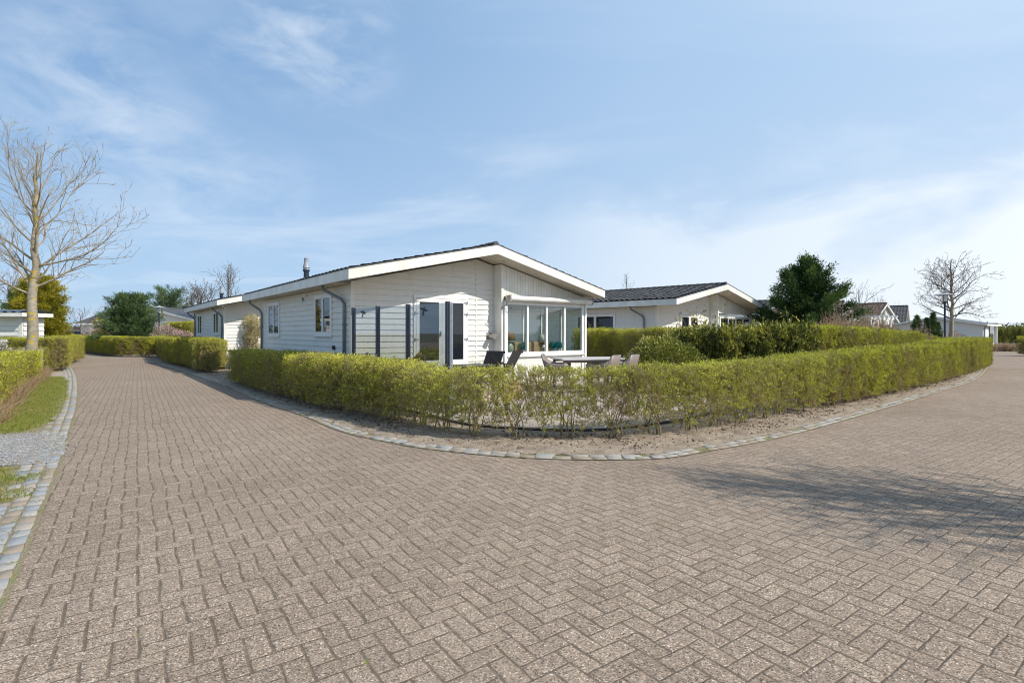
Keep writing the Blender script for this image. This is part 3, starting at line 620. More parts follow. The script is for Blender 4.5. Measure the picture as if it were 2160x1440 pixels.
# light bracket on the near chalet's gable
# house with grey tiles to the right
hC, topC, sofC = house('bungalow', (5.47, 20.17, .23), math.radians(45.1), 'white bungalow with dark tiled roof behind the ivy hedge, number on its wall', W=9.84, L=11.0, of=1.27, ob=1.4, ol=.57, orr=.28, xr=4.69, zl=2.838, zr=3.797, zR=2.836, fh=.27,
      step=5.55, sd=4.6, sunglass=False, detail=2, doorx=(2.1, 4.1), zrm=2.33, flue=False)
hC.scale = (.83, .83, .83)
window(hC, faceY, 2.2, 4.6, .95, 2.28, (.5,)); pipe(hC, -.45, 1.1, -.075, .62, 2.568)
def number(txt, parent, loc, rot, size, mat):
    c = bpy.data.curves.new('house_number', 'FONT'); c.body = txt; c.size = size; c.extrude = .006; c.align_x = 'CENTER'; c.materials.append(mat)
    tmp = bpy.data.objects.new('tmp', c); COL.objects.link(tmp); me = bpy.data.meshes.new_from_object(tmp.evaluated_get(bpy.context.evaluated_depsgraph_get())); bpy.data.objects.remove(tmp); bpy.data.curves.remove(c)
    o = bpy.data.objects.new('house_number', me); COL.objects.link(o); o.parent = parent; o.location = loc; o.rotation_euler = rot; return o
number('12', hC, (5.445, -.24, 2.10), (math.pi/2, 0, -math.pi/2), .24, M['black'])
# further houses
def far_house(name, left, ridge, right, zl, zr, L, label, tm='tile', ww=.4, group=None, ang=None):
    """gable seen from the front; left/ridge/right = px column at given depth of the left eave"""
    pxl, D = left; A = np.array([(pxl-1080)/F*D, D]); h = house(name, (A[0], A[1], 0), ang, label, W=ridge, L=L, of=.5, ob=.5, ol=.3, orr=.3, xr=ridge/2, zl=zl, zr=zr, zR=zl, fh=.22,
        step=ridge*.55, sd=3, sunglass=False, detail=1, tm=tm, doorx=(ridge*.2, ridge*.42), zrm=min(2.2, zl-.35), flue=False, roomfront=-.3, group=group); return h[0]
far_house('bungalow', (1606, 33), 9.4, None, 2.55, 3.55, 9, 'grey roofed bungalow half hidden by the big dark conifer', ang=math.radians(62))
far_house('bungalow', (1739, 45), 6.5, None, 2.3, 4.1, 9, 'brown tiled bungalow whose gable ends at the dark conifer', tm='tile_brown', ang=math.radians(40))
far_house('bungalow', (1832, 50), 5.4, None, 2.3, 4.2, 11, 'brown tiled bungalow between the conifer and the white pergola', tm='tile_brown', ang=math.radians(34))
far_house('bungalow', (1900, 62), 6.5, None, 2.4, 4.6, 11, 'grey tiled bungalow farthest back, right of the white pergola', ang=math.radians(50))
# low white house at the right end of the road: plain gable in shade, entrance at its right side
def low_house(loc, ang, W, L, zl, zr, label, xr=None, o_=.35, mirror=False, tm='edge', fh=.16):
    root = empty('low_house', loc, ang, label, 'house'); xr = xr or W/2
    top = lambda x: zl+(zr-zl)*(x+o_)/(xr+o_) if x < xr else zr+(zl-zr)*(x-xr)/(W+o_-xr)
    m = MB(); boards(m, 0, W, .1, lambda x: top(x)-fh-.02, .19, 'x', 0, -1); m.build('siding', M['siding'], root)
    m = MB(); m.ext([(0, 0, 0), (W, 0, 0), (W, 0, top(W)-fh-.02), (xr, 0, zr-fh-.02), (0, 0, top(0)-fh-.02)], (0, L, 0)); m.build('wall', M['trim'], root)
    s = MB(); y0, y1 = -o_, L+o_
    for a, b in ((-o_, xr), (xr, W+o_)):
        s.add([(a, y0, top(a)-.04), (b, y0, top(b)-.04), (b, y1, top(b)-.04), (a, y1, top(a)-.04), (a, y0, top(a)), (b, y0, top(b)), (b, y1, top(b)), (a, y1, top(a))], [(0, 3, 2, 1), (4, 5, 6, 7), (0, 1, 5, 4), (1, 2, 6, 5), (2, 3, 7, 6), (3, 0, 4, 7)])
    s.build('roof', M[tm], root)
    f = MB(); f.ext([(-o_, y0-.02, top(-o_)-fh), (xr, y0-.02, zr-fh), (W+o_, y0-.02, top(W+o_)-fh), (W+o_, y0-.02, top(W+o_)-.01), (xr, y0-.02, zr-.01), (-o_, y0-.02, top(-o_)-.01)], (0, .018, 0)); f.build('fascia', M['trim'], root)
    MB().box(-o_-.02, -o_, y0, y1, zl-fh, zl-.01).build('fascia', M['trim'], root); MB().box(W+o_, W+o_+.02, y0, y1, zl-fh, zl-.01).build('fascia', M['trim'], root)
    sf = MB().add([(-o_, y0, top(-o_)-fh+.005), (xr, y0, zr-fh+.005), (W+o_, y0, top(W+o_)-fh+.005), (-o_, 0, top(-o_)-fh+.005), (xr, 0, zr-fh+.005), (W+o_, 0, top(W+o_)-fh+.005)], [(0, 3, 4, 1), (1, 4, 5, 2)]); sf.build('soffit', M['soffit'], root)
    return root
hr = low_house((35.7, 50.1, 0), math.radians(-52), 6.5, 4.6, 2.10, 2.80, 'low white house with its entrance porch at the right end of the road', xr=3.25)
MB().box(6.5, 6.58, .5, 1.5, .12, 1.95).build('door', M['frame'], hr); MB().box(6.5, 6.56, 2.2, 3.6, .5, 1.95).build('window', M['pane'], hr)
MB().box(6.75, 6.95, 2.6, 2.8, 0, 1.9).build('porch_post', M['trim'], hr)
MB().tube([(6.8, .05, 1.92), (6.58, .15, 1.72), (6.56, .15, .1)], .05, 8).build('downpipe', M['zinc'], hr)
# entrance steps of that house
o = MB().box(0, 2.6, 0, .5, 0, .13).box(0.15, 2.6, .5, 1.6, 0, .26).build('entrance_steps', M['terrace']); p = at(2078, 741, 38.5); o.location = (p.x, p.y+1.2, 0); tag(o, 'low grey entrance steps in front of the low white house', 'steps')
# flat roofed shed behind the far left hedge, white house behind the pine, far roof with a flue
def flat_house(px0, px1, D, z, depth, label, wc='cream', rc='edge', rz=0):
    a, b = at(px0, 0, D), at(px1, 0, D); W = b.x-a.x
    root = empty('flat_roofed_building', (a.x, D, 0), rz, label, 'building')
    m = MB(); m.box(0, W, 0, depth, 0, z-.22); m.build('wall', M[wc], root)
    MB().box(-.25, W+.25, -.3, depth+.3, z-.22, z).build('roof', M[rc], root)
    MB().box(W*.10, W*.10+1.0, -.03, -.001, .05, z-.45).build('door', M['frame'], root); MB().box(W*.45, W*.8, -.03, -.001, .9, z-.5).build('window', M['pane'], root)
    return root
M['cream'] = simple('cream_render', (.50, .45, .38), (.57, .52, .44), scale=2, rough=.8)
flat_house(60, 236, 54, 1.99, 6, 'cream flat roofed building between the golden conifer and the pine')
low_house((at(222,0,50).x, 50, 0), math.radians(-16), 10.5, 8, 2.55, 3.75, 'white gabled house partly hidden by the round green pine', xr=5.2, o_=.5)
hf = low_house((at(331,0,50).x, 52, 0), math.radians(88), 8, 9, 2.3, 3.7, 'white house with grey roof and small flue behind the lamp post', tm='tile', o_=.4)
o = MB().lathe([(.12, 0), (.12, .55), (.2, .56), (.12, .8)], (6.1, 2.9, 2.9), 12).build('flue', M['steel'], hf)
# shed at the left edge
sh = empty('garden_shed', (at(47,0,20).x, 20, 0), math.radians(2), 'white boarded garden shed with blue grey corrugated roof behind the lichen covered tree', 'shed')
W = -4.2
m = MB(); boards(m, W, 0, .1, lambda x: 1.93, .19, 'x', 0, -1); m.build('siding', M['siding'], sh)
MB().box(W, 0, .0, .95, 0, 1.95).build('wall', M['trim'], sh); MB().box(-.12, .02, -.03, 0, .05, 1.95).build('corner_trim', M['trim'], sh, bevel=.003)
m = MB(); boards(m, 0.03, .95, .1, lambda x: 1.93, .19, 'y', 0, 1); m.build('siding', M['siding'], sh)
V, Fc = [], []
nx = 90
for r, (y, z) in enumerate(((-.3, 2.13), (.5, 2.22), (1.1, 2.13))):
    for k in range(nx+1): V.append((W-.2+(.25+4.4)*k/nx, y, z+.03*math.cos(k*2*math.pi/6)))
for r in range(2):
    for k in range(nx): a = r*(nx+1)+k; Fc.append((a, a+1, a+nx+2, a+nx+1))
MB().add(V, Fc).build('roof', M['tile_blue'], sh, smooth=True)
MB().box(W-.2, .25, -.30, -.27, 1.95, 2.09).box(W-.2, .25, -.27, 1.1, 1.955, 1.975).box(.22, .25, -.27, 1.1, 1.976, 2.10).build('fascia', M['trim'], sh)
# ------------------------------------------------------------------ glass windscreens on the terrace
def swallow_on(parent, loc, rz, s=.12): b = bird('bird_sticker', parent, M['black'], s); b.location = loc; b.rotation_euler = (0, math.radians(20), rz); return b
pp = [(-3.06, 10.30), (-2.44, 9.70), (-1.77, 9.08), (-1.00, 8.30)]; 
ws = empty('glass_windscreen', (pp[0][0], pp[0][1], 0), 0, 'glass windscreen with dark blue posts and swallow stickers beside the terrace', 'windscreen')
def rel(x, y): return (x-pp[0][0], y-pp[0][1])
for k, (x, y) in enumerate(pp):
    rx, ry = rel(x, y); t = .032 if k < 3 else .03
    m = MB().box(-t, t, -t, t, 0, 1.84); o = m.build('post', M['dark_metal'], ws, bevel=.003, label='pale grey near post' if False else None); o.location = (rx, ry, 0); o.rotation_euler = (0, 0, math.radians(-50))
    if k == 3:
        o2 = MB().box(-.024, .024, -.024, .024, 0, 1.82).build('post', M['grey_metal'], ws, bevel=.003, label='pale grey post'); o2.location = (rx+.056, ry-.01, 0)
for k in range(3):
    (x0, y0), (x1, y1) = rel(*pp[k]), rel(*pp[k+1]); L = math.hypot(x1-x0, y1-y0); a = math.atan2(y1-y0, x1-x0)
    o = MB().box(.045, L-.045, -.004, .004, .08, 1.82).build('glass_panel', M['screen'], ws); o.location = (x0, y0, 0); o.rotation_euler = (0, 0, a)
    if k != 1: swallow_on(o, (L*.42, -.01, 1.72 if k == 0 else 1.72), 0)
# ------------------------------------------------------------------ hedges
M['tan_leaf'] = leaf_mat('tan_leaf', [(0, (.52, .40, .24)), (.5, (.64, .54, .28)), (1, (.62, .62, .18))])
def shrub_mesh(name, seed, L=.9, T=.65, H=1.0, nt_=420, shoots=4, nl=5, leaf=.022, bare=.25, mats=('twig', 'privet'), stems=6, top_long=.0, fuzz=.03, side=.5, leafy_low=.25, core=0):
    rng = np.random.default_rng(seed); segs = []; nodes = []; rad = []
    base = np.c_[rng.uniform(-.13, .13, stems), rng.uniform(-.10, .10, stems), np.zeros(stems)]
    for b in base:
        tgt = np.array([rng.uniform(-L*.42, L*.42), rng.uniform(-T*.38, T*.38), H*rng.uniform(.55, .85)]); p = b.copy(); n = 6
        for k in range(n):
            q = b+(tgt-b)*(((k+1)/n)); q[:2] = b[:2]+(tgt[:2]-b[:2])*((k+1)/n)**1.4; q += rng.normal(size=3)*.016
            r0, r1 = .013*(1-k/n*.7), .013*(1-(k+1)/n*.7); segs.append([*p, *q, r0, r1]); nodes.append(q); p = q
    T0 = []
    while len(T0) < nt_:
        c = np.array([rng.uniform(-L*.53, L*.53), rng.uniform(-T*.5, T*.5), rng.uniform(H*.12, H)])
        if c[2] < H*bare and rng.random() > leafy_low: continue
        sh = max(abs(c[1])/(T*.5), c[2]/H)
        if rng.random() < .25+.75*sh**2: T0.append(c)
    T0 = np.array(T0); T0 = T0[np.argsort(np.linalg.norm(T0-np.array([0, 0, H*.3]), axis=1))]
    nodes = list(nodes); leafC, leafD = [], []
    arr = np.array(nodes)
    for c in T0:
        dd = np.linalg.norm((arr-c)*np.array([1, 1, .8]), axis=1) + np.where(arr[:, 2] > c[2]+.02, .5, 0); k = int(np.argmin(dd)); a = arr[k]
        if np.linalg.norm(c-a) > .45: m = a+(c-a)*.5+np.array([0, 0, -.03])+rng.normal(size=3)*.02
        else: m = a+(c-a)*.5+rng.normal(size=3)*.015
        segs.append([*a, *m, .0045, .0035]); segs.append([*m, *c, .0035, .0022]); arr = np.vstack([arr, m, c])
        for s in range(shoots):
            d = np.array([rng.normal()*.6, rng.normal()*.6, .55+rng.normal()*.5]); d /= np.linalg.norm(d); ln = rng.uniform(.05, .11)
            e = c+d*ln; e[1] = np.clip(e[1], -T*.5-fuzz, T*.5+fuzz)
            if e[2] > H: e[2] = H+abs(rng.normal())*fuzz+top_long*rng.random()**4
            segs.append([*c, *e, .0020, .0012])
            for q in range(nl): f = (q+.6)/nl; leafC.append(c+(e-c)*f); leafD.append(d)
    V, Fc = tubes_np(segs, 3); leafC = np.array(leafC); leafC += rng.normal(size=leafC.shape)*.008
    V2, F2 = leaves_np(leafC, leaf, rng, .35, .6, np.array(leafD)*.8)
    # quads for both
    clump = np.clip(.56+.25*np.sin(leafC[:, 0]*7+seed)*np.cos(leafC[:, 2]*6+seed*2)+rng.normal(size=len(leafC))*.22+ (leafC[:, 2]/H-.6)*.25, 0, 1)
    cc = np.c_[rng.uniform(-L*.5, L*.5, core), rng.uniform(-T*.30, T*.30, core), rng.uniform(H*max(bare*.6, .08), H*.9, core)]; V3, F3 = leaves_np(cc, .055, rng, .4, .22)
    v, f, mi, t = join_np([(V, Fc, 0, 0.0), (V2, F2, 1, clump), (V3, F3, 0, 0.0)] if core else [(V, Fc, 0, 0.0), (V2, F2, 1, clump)])
    return np_mesh(name, v, f, [M[mats[0]], M[mats[1]]], mi, t)
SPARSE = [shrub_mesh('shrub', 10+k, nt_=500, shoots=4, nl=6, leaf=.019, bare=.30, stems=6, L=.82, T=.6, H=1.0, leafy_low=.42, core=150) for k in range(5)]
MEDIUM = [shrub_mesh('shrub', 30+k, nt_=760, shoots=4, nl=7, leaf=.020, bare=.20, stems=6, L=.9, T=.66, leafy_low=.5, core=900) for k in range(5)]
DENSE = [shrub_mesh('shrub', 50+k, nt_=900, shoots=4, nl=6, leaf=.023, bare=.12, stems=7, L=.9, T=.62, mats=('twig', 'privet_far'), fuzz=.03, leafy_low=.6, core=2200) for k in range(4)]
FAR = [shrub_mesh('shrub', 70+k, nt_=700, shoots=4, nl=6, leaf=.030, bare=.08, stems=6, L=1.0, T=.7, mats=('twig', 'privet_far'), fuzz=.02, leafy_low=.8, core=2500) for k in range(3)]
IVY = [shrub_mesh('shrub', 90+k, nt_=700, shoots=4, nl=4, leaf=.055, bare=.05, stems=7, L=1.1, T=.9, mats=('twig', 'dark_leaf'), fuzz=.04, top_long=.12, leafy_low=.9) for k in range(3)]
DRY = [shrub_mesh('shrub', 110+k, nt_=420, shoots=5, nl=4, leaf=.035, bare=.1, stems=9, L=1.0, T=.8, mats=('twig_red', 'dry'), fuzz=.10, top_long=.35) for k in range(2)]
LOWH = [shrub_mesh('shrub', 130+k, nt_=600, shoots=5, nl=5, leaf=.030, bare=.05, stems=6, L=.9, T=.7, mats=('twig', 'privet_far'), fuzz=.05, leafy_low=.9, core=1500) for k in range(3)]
TAN = [shrub_mesh('shrub', 160+k, nt_=300, shoots=5, nl=4, leaf=.026, bare=.10, stems=9, L=.9, T=.5, mats=('twig_red', 'tan_leaf'), leafy_low=.9, top_long=.1) for k in range(2)]
rs = random.Random(7)
def hedge(pts, heights, label, kinds, step=.72, thick=1.0, group=None, name='hedge', cat='hedge', inset=.12, seed=1, hj=.02):
    """pts: front base line in world x, y (inside of the hedge lies to the left of travel)"""
    R = random.Random(seed); P = resample(pts, .02); C = offset(P, inset); n = max(1, round(len(P)*.02/step)); root = empty(name, (C[0][0], C[0][1], 0), 0, label, cat, group)
    hs = np.interp(np.linspace(0, 1, len(P)), np.linspace(0, 1, len(heights)), heights)
    for k in range(n):
        i = min(len(P)-2, int((k+.5)/n*len(P))); c = C[i]; d = P[min(i+8, len(P)-1)]-P[max(i-8, 0)]; a = math.atan2(d[1], d[0]); u = k/n
        kd = kinds(u) if callable(kinds) else kinds; me = R.choice(kd)
        if R.random() < .5: a += math.pi
        h = hs[i]*(1+R.uniform(-hj, hj)); base = 1.0
        o = link('shrub', me, root, (c[0]-C[0][0], c[1]-C[0][1], 0), a+R.uniform(-.06, .06), (step/.82*1.02, thick*R.uniform(.95, 1.07), h))
    return root
front = [gp(*p) for p in [(497,808),(600,840),(720,871),(850,897),(918,914),(1039,927),(1141,927),(1243,927),(1333,926),(1410,919),(1538,903),(1666,876),(1794,851),(1921,823),(2030,795)]]
def kf(u): return MEDIUM+DENSE[:2] if u < .24 else MEDIUM if u < .31 else SPARSE if u < .56 else (SPARSE[:1]+MEDIUM) if u < .62 else DENSE
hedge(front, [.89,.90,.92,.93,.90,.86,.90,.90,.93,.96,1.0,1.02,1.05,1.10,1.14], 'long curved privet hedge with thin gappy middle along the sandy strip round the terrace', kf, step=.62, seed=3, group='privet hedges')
hedge([gp(2040,791), gp(2060,784), gp(2079,775)], [1.12, 1.10], 'short brownish green hedge block closing the right end of the long curved hedge', DENSE, step=.6, seed=5, group='privet hedges')
hedge([gp(2079,776), (18.6, 24), (17.5,30)], [1.1, 1.1], 'green hedge running away behind the right end of the curved hedge', FAR, step=.8, seed=6, group='privet hedges')
# left end return of the curved hedge, towards the chalet
# hedge in front of the second chalet
hedge([gp(347,758.5), gp(360,767), gp(402,777), gp(436,788)], [1.14, 1.12], 'square cut hedge at the corner in front of the second chalet', DENSE, step=.6, seed=8, group='privet hedges')
hedge([(-19.6, 29.8), gp(347,759.5)], [1.12, 1.14], 'shaded hedge side turning the corner before the second chalet', DENSE, step=.7, seed=9, group='privet hedges')
hedge([gp(440,787), gp(478,776)], [1.06, 1.05], 'thin bit of hedge against the corner of the second chalet by the entrance path', MEDIUM, step=.6, seed=10, group='privet hedges')
# long hedge across the road at the left
hedge([gp(122,735.5), gp(145,739), gp(180,743.5), gp(245,751.5), gp(300,752.5), gp(345,752.5)], [1.2, 1.18, 1.12, 1.12, 1.12], 'long low hedge beyond the bend of the left road, below the pine', FAR, step=.8, seed=11, group='privet hedges')
hedge([at(352,0,39.5).xy, at(405,0,38.5).xy], [2.05, 2.1], 'tall yellow green hedge behind the second chalet, right of the lamp', FAR, step=.9, seed=12, group='privet hedges')
# climber between the two chalets
hedge([at(497,0,20.5).xy, at(540,0,19.6).xy], [1.84, 1.90], 'tall pale see-through shrub hedge between the two left chalets', TAN, step=.6, seed=13, group='privet hedges')
# hedge between chalet and bungalow
hedge([at(1215,0,19.5).xy, at(1330,0,17).xy, at(1440,0,15.6).xy], [1.44, 1.42, 1.44], 'tall olive hedge between the garden room and the bungalow', MEDIUM+DENSE, step=.6, seed=14, group='privet hedges')
hedge([at(1430,0,13.6).xy, at(1530,0,12.6).xy, at(1640,0,12.6).xy, at(1700,0,13).xy], [1.30, 1.36, 1.37, 1.38], 'dark overgrown ivy hedge behind the right part of the curved hedge', IVY, step=.72, seed=15, hj=.05)
hedge([at(1640,0,14.6).xy, at(1735,0,15).xy, at(1830,0,16.0).xy, at(1900,0,18).xy, at(1970,0,21).xy], [1.52, 1.46, 1.40, 1.30, 1.2], 'brown green mixed hedge between the ivy hedge and the curved hedge', lambda u: DENSE if u < .45 else DENSE+DRY, step=.7, seed=16, hj=.04)
hedge([at(1752,0,19).xy, at(1880,0,20).xy], [1.68, 1.55], 'reddish brown twiggy hedge in front of the white pergola', DRY, step=.8, seed=17, hj=.06)
# left side of the road
hedge([gp(-60,925), gp(0,884), gp(40,838), gp(72,813)][::-1], [.74, .76, .80, .82], 'loose yellow green hedge with dry grass at its foot beside the lawn strip', LOWH, step=.6, seed=18, thick=.8, inset=-.35, hj=.06)
hedge([gp(72,813), gp(101,786)][::-1], [.80, .80], 'low brownish shrub hedge at the foot of the lichen covered tree', TAN+LOWH[:1], step=.5, seed=19, inset=-.35)
hedge([(-18.6, 18.9), gp(122,783)], [1.15, 1.15], 'bright green square cut hedge behind the lichen covered tree', DENSE, step=.6, seed=20, group='privet hedges')
hedge([gp(124,783), gp(138,769), (-20.8,25.5)][::-1], [1.15, 1.15], 'side of the square cut hedge where the left road narrows', DENSE, step=.6, seed=21, inset=-.05, group='privet hedges')
hedge([(-19.5,15.2), (-14.6,15.0)], [1.12, 1.1], 'dark shrub row with white blossom left of the lichen covered tree', [shrub_mesh('shrub', 140, nt_=650, shoots=4, nl=4, leaf=.034, bare=.05, stems=6, T=.7, mats=('twig', 'white_flower'), leafy_low=.9)], step=.7, seed=22)
# right edge of the picture, far hedge rows
hedge([at(2158,0,31).xy, at(2230,0,31).xy], [1.15, 1.15], 'square cut hedge block at the right edge beyond the road', FAR, step=.8, seed=23, group='privet hedges')
hedge([at(2088,0,58).xy, at(2220,0,60).xy], [1.75, 1.95], 'dark bare hedge along the field behind the low white house', [shrub_mesh('shrub', 150, nt_=500, shoots=5, nl=2, leaf=.05, bare=.02, stems=9, T=.9, mats=('bark_dark', 'dark_leaf'), fuzz=.1, top_long=.3)], step=.9, seed=24, thick=1.4)
# round evergreen shrub at the end of the terrace
def ball_shrub(name, c, r, h, label, mat='laurel', n=11000, leaf=.05, seed=1, cat='shrub'):
    rng = np.random.default_rng(seed); root = empty(name, (c[0], c[1], 0), 0, label, cat)
    d = rng.normal(size=(n, 3)); d /= np.linalg.norm(d, axis=1, keepdims=True); d[:, 2] = np.abs(d[:, 2])*1.0-.15
    bumpy = 1+.09*np.sin(d[:, 0]*9+1)*np.cos(d[:, 1]*8)+.07*np.sin(d[:, 2]*13+d[:, 0]*5)
    R = (rng.random(n)**.22)*bumpy; C = np.c_[d[:, 0]*R*r, d[:, 1]*R*r, np.maximum(d[:, 2]*R*h*.98+.16*h, .03)]
    V, Fc = leaves_np(C, leaf, rng, .2, .62, d*1.2)
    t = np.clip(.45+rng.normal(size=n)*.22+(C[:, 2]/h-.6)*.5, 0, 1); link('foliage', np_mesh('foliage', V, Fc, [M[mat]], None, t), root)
    segs = []
    for k in range(26):
        a = rng.uniform(0, 6.28); e = np.array([math.cos(a)*r*.8*rng.random(), math.sin(a)*r*.8*rng.random(), h*rng.uniform(.5, .9)]); m = e*.5; m[2] = h*.25
        segs += [[0, 0, 0, *m, .02, .012], [*m, *e, .012, .004]]
    V, Fc = tubes_np(segs, 4); link('stem', np_mesh('stem', V, Fc, [M['twig']]), root); return root
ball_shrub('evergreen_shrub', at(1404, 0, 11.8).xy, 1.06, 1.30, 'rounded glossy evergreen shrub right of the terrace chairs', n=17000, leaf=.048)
# tall shoots growing out of the ivy hedge
def shoots(name, px, D, ztop, label, n, spread, mat, leafn, leaf, seed, group=None, cat='shrub'):
    rng = np.random.default_rng(seed); root = empty(name, (at(px, 0, D).x, D, 0), 0, label, cat, group); segs, C, DD = [], [], []
    for k in range(n):
        b = np.array([rng.uniform(-.15, .15), rng.uniform(-.15, .15), 0]); e = np.array([rng.uniform(-spread, spread), rng.uniform(-spread, spread)*.5, ztop*rng.uniform(.72, 1.0)]); p = b
        for q in range(8):
            f = (q+1)/8; c = b+(e-b)*f; c[:2] = b[:2]+(e[:2]-b[:2])*f**1.5; c[:2] += rng.normal(size=2)*.02; segs.append([*p, *c, .010*(1-q/9), .010*(1-(q+1)/9)])
            if q > 2:
                for z in range(leafn): C.append(p+(c-p)*rng.random()+rng.normal(size=3)*.05); DD.append(rng.normal(size=3)+[0, 0, .4])
                for z in range(2):
                    d = rng.normal(size=3)*.5+[0, 0, .7]; d /= np.linalg.norm(d); g2 = c+d*rng.uniform(.12, .32); segs.append([*c, *g2, .004, .002])
                    for y in range(max(1, leafn//2)): C.append(c+(g2-c)*rng.random()); DD.append(d)
            p = c
    V, Fc = tubes_np(segs, 3); link('stem', np_mesh('stem', V, Fc, [M['twig']]), root)
    if leafn:
        C = np.array(C); V, Fc = leaves_np(C, leaf, rng, .2, .6, np.array(DD)); link('foliage', np_mesh('foliage', V, Fc, [M[mat]], None, np.clip(.75+rng.normal(size=len(C))*.2, 0, 1)), root)
    return root
shoots('tall_shrub', 1471, 13.4, 1.90, 'leafy shrub shoots in front of the bungalow door', 4, .25, 'laurel', 5, .055, 41)
shoots('tall_shrub', 1447, 13.7, 1.80, 'small leafy shoots left of the bungalow door', 3, .2, 'laurel', 5, .055, 43)
shoots('tall_shrub', 1500, 13.7, 2.05, 'dark twiggy shoots with withered seed heads below the house number', 6, .45, 'dark_leaf', 2, .07, 42)
shoots('tall_shrub', 1546, 13.0, 2.02, 'single upright ivy shoot in front of the bungalow garden room', 2, .06, 'laurel', 6, .055, 44)
shoots('tall_shrub', 1588, 13.0, 1.78, 'short ivy shoot with yellow tip below the bungalow eave', 2, .1, 'laurel', 5, .055, 45)
shoots('tall_shrub', 1672, 13.2, 1.78, 'pair of yellow leaved shoots in front of the dark conifer', 4, .35, 'gold', 5, .055, 46)
# white blossoming and dry shrubs on the left background, in front of the buildings
ball_shrub('dry_shrub', at(222, 0, 38).xy, 2.0, 1.75, 'pink brown bare shrub left of the layered conifer', 'pink', 5000, .09, 51)
ball_shrub('dry_shrub', at(262, 0, 36.5).xy, 1.3, 1.55, 'pale pink flowering shrub against the white house wall', 'pink', 3500, .08, 52)
ball_shrub('dry_shrub', at(352, 0, 31.5).xy, 1.1, 1.9, 'pale beige twiggy shrub around the lamp post', 'pink', 4200, .07, 53)
ball_shrub('dry_shrub', at(385, 0, 30).xy, .9, 1.6, 'beige dry shrub left of the tall yellow green hedge', 'pink', 3200, .07, 54)
DRYG = True
ball_shrub('green_shrub', at(1888, 0, 34).xy, 1.6, 1.5, 'low olive green shrub left of the small dark conifers', 'privet_far', 5000, .08, 56)
ball_shrub('garden_shrub', at(2012, 0, 32).xy, 1.0, 1.45, 'pink brown shrub at the foot of the right bare tree', 'pink', 2500, .08, 57)
# pampas-like dry grass at the foot of the left hedge
def grass_tufts(name, spots, mat, nb, hgt, seed, label=None, cat=None, kind=None, wd=.008, lean=.5):
    rng = np.random.default_rng(seed); V, T = [], []
    S_ = np.repeat(np.array(spots), nb, axis=0); n = len(S_); b = np.c_[S_+rng.normal(size=(n, 2))*.03, np.full(n, .012)]
    d = np.c_[rng.normal(size=(n, 2))*lean, np.ones(n)]; d /= np.linalg.norm(d, axis=1, keepdims=True); h = hgt*rng.uniform(.4, 1.1, n)[:, None]
    s = np.cross(d, rng.normal(size=(n, 3))); s /= np.linalg.norm(s, axis=1, keepdims=True); droop = np.c_[d[:, :2]*h*.4, -h*.1]
    m = b+d*h*.55; e = b+d*h+droop
    V = np.stack([b-s*wd, b+s*wd, m+s*wd*.7, m-s*wd*.7, e], 1).reshape(-1, 3); k = np.arange(n)[:, None]*5
    Fq = np.concatenate([k+np.array([[0, 1, 2, 3]]), k+np.array([[3, 2, 4, 4]])]); 
    V = V; tri = np.concatenate([k+np.array([[0, 1, 2]]), k+np.array([[0, 2, 3]]), k+np.array([[3, 2, 4]])]); tt = np.clip(.5+rng.normal(size=n)*.25, 0, 1)
    return tag(link(name, np_mesh(name, V, tri, [M[mat]], None, np.tile(tt, 3))), label, cat, None, kind)
rg = np.random.default_rng(9)
def in_poly(P, poly):
    x, y = P[:, 0], P[:, 1]; r = np.zeros(len(P), bool); n = len(poly)
    for i in range(n):
        (x1, y1), (x2, y2) = poly[i], poly[(i+1) % n]; c = ((y1 > y) != (y2 > y)) & (x < (x2-x1)*(y-y1)/(y2-y1+1e-12)+x1); r ^= c
    return r
lawn = [gp(*p) for p in [(-80,925),(0,918),(60,911),(104,893),(128,866),(140,838),(141,803),(128,795),(100,797),(70,812),(40,840),(0,890),(-60,930)]]
pts = rg.uniform([-11, 6.5], [-6, 17], size=(110000, 2)); pts = np.c_[rg.uniform(-17, -5, 160000), rg.uniform(6.4, 19, 160000)]
lp = pts[in_poly(pts, lawn)][:20000]
grass_tufts('grass', lp, 'grassm', 3, .055, 3, kind='stuff', wd=.003)
lawn2 = [(-4.62,5.3),(-5.2,5.2),(-6.8,5.1),(-6.8,3.9),(-4.2,4.0),(-3.9,4.3)]
pts = np.c_[rg.uniform(-7, -3.8, 26000), rg.uniform(3.8, 5.4, 26000)]; lp = pts[in_poly(pts, lawn2)]; lp = lp[(np.sin(lp[:, 0]*7)*np.cos(lp[:, 1]*6)+rg.normal(size=len(lp))*.4) > -.1][:5000]
grass_tufts('grass', lp, 'grassm', 3, .035, 4, kind='stuff', wd=.003)
q = resample([gp(-60,925), gp(0,890), gp(40,842), gp(70,815), gp(101,790)], .05); q = offset(q, .12)
grass_tufts('dry_grass', q[rg.integers(0, len(q), 260)]+rg.normal(size=(260, 2))*.10, 'dry', 14, .42, 5, kind='stuff', wd=.0035, lean=.55)
gp_ = np.array([at(2118, 0, 39.4).xy])+rg.normal(size=(60, 2))*np.array([[.55, .2]])
gd = grass_tufts('ornamental_grass', gp_, 'dry', 40, .75, 15, 'dry beige ornamental grasses in the low timber planter by the right house', 'grass', None, .012, .5)
# weeds in the kerb joints
ki = np.concatenate([offset(kerb_l, .02), offset(kerb_l, .13), offset(kerb_i, .27), offset(kerb_i, .02)]); sel = ki[rg.integers(0, len(ki), 420)]
grass_tufts('weeds', sel+rg.normal(size=sel.shape)*.012, 'grassm', 16, .022, 6, kind='stuff', wd=.002, lean=.9)
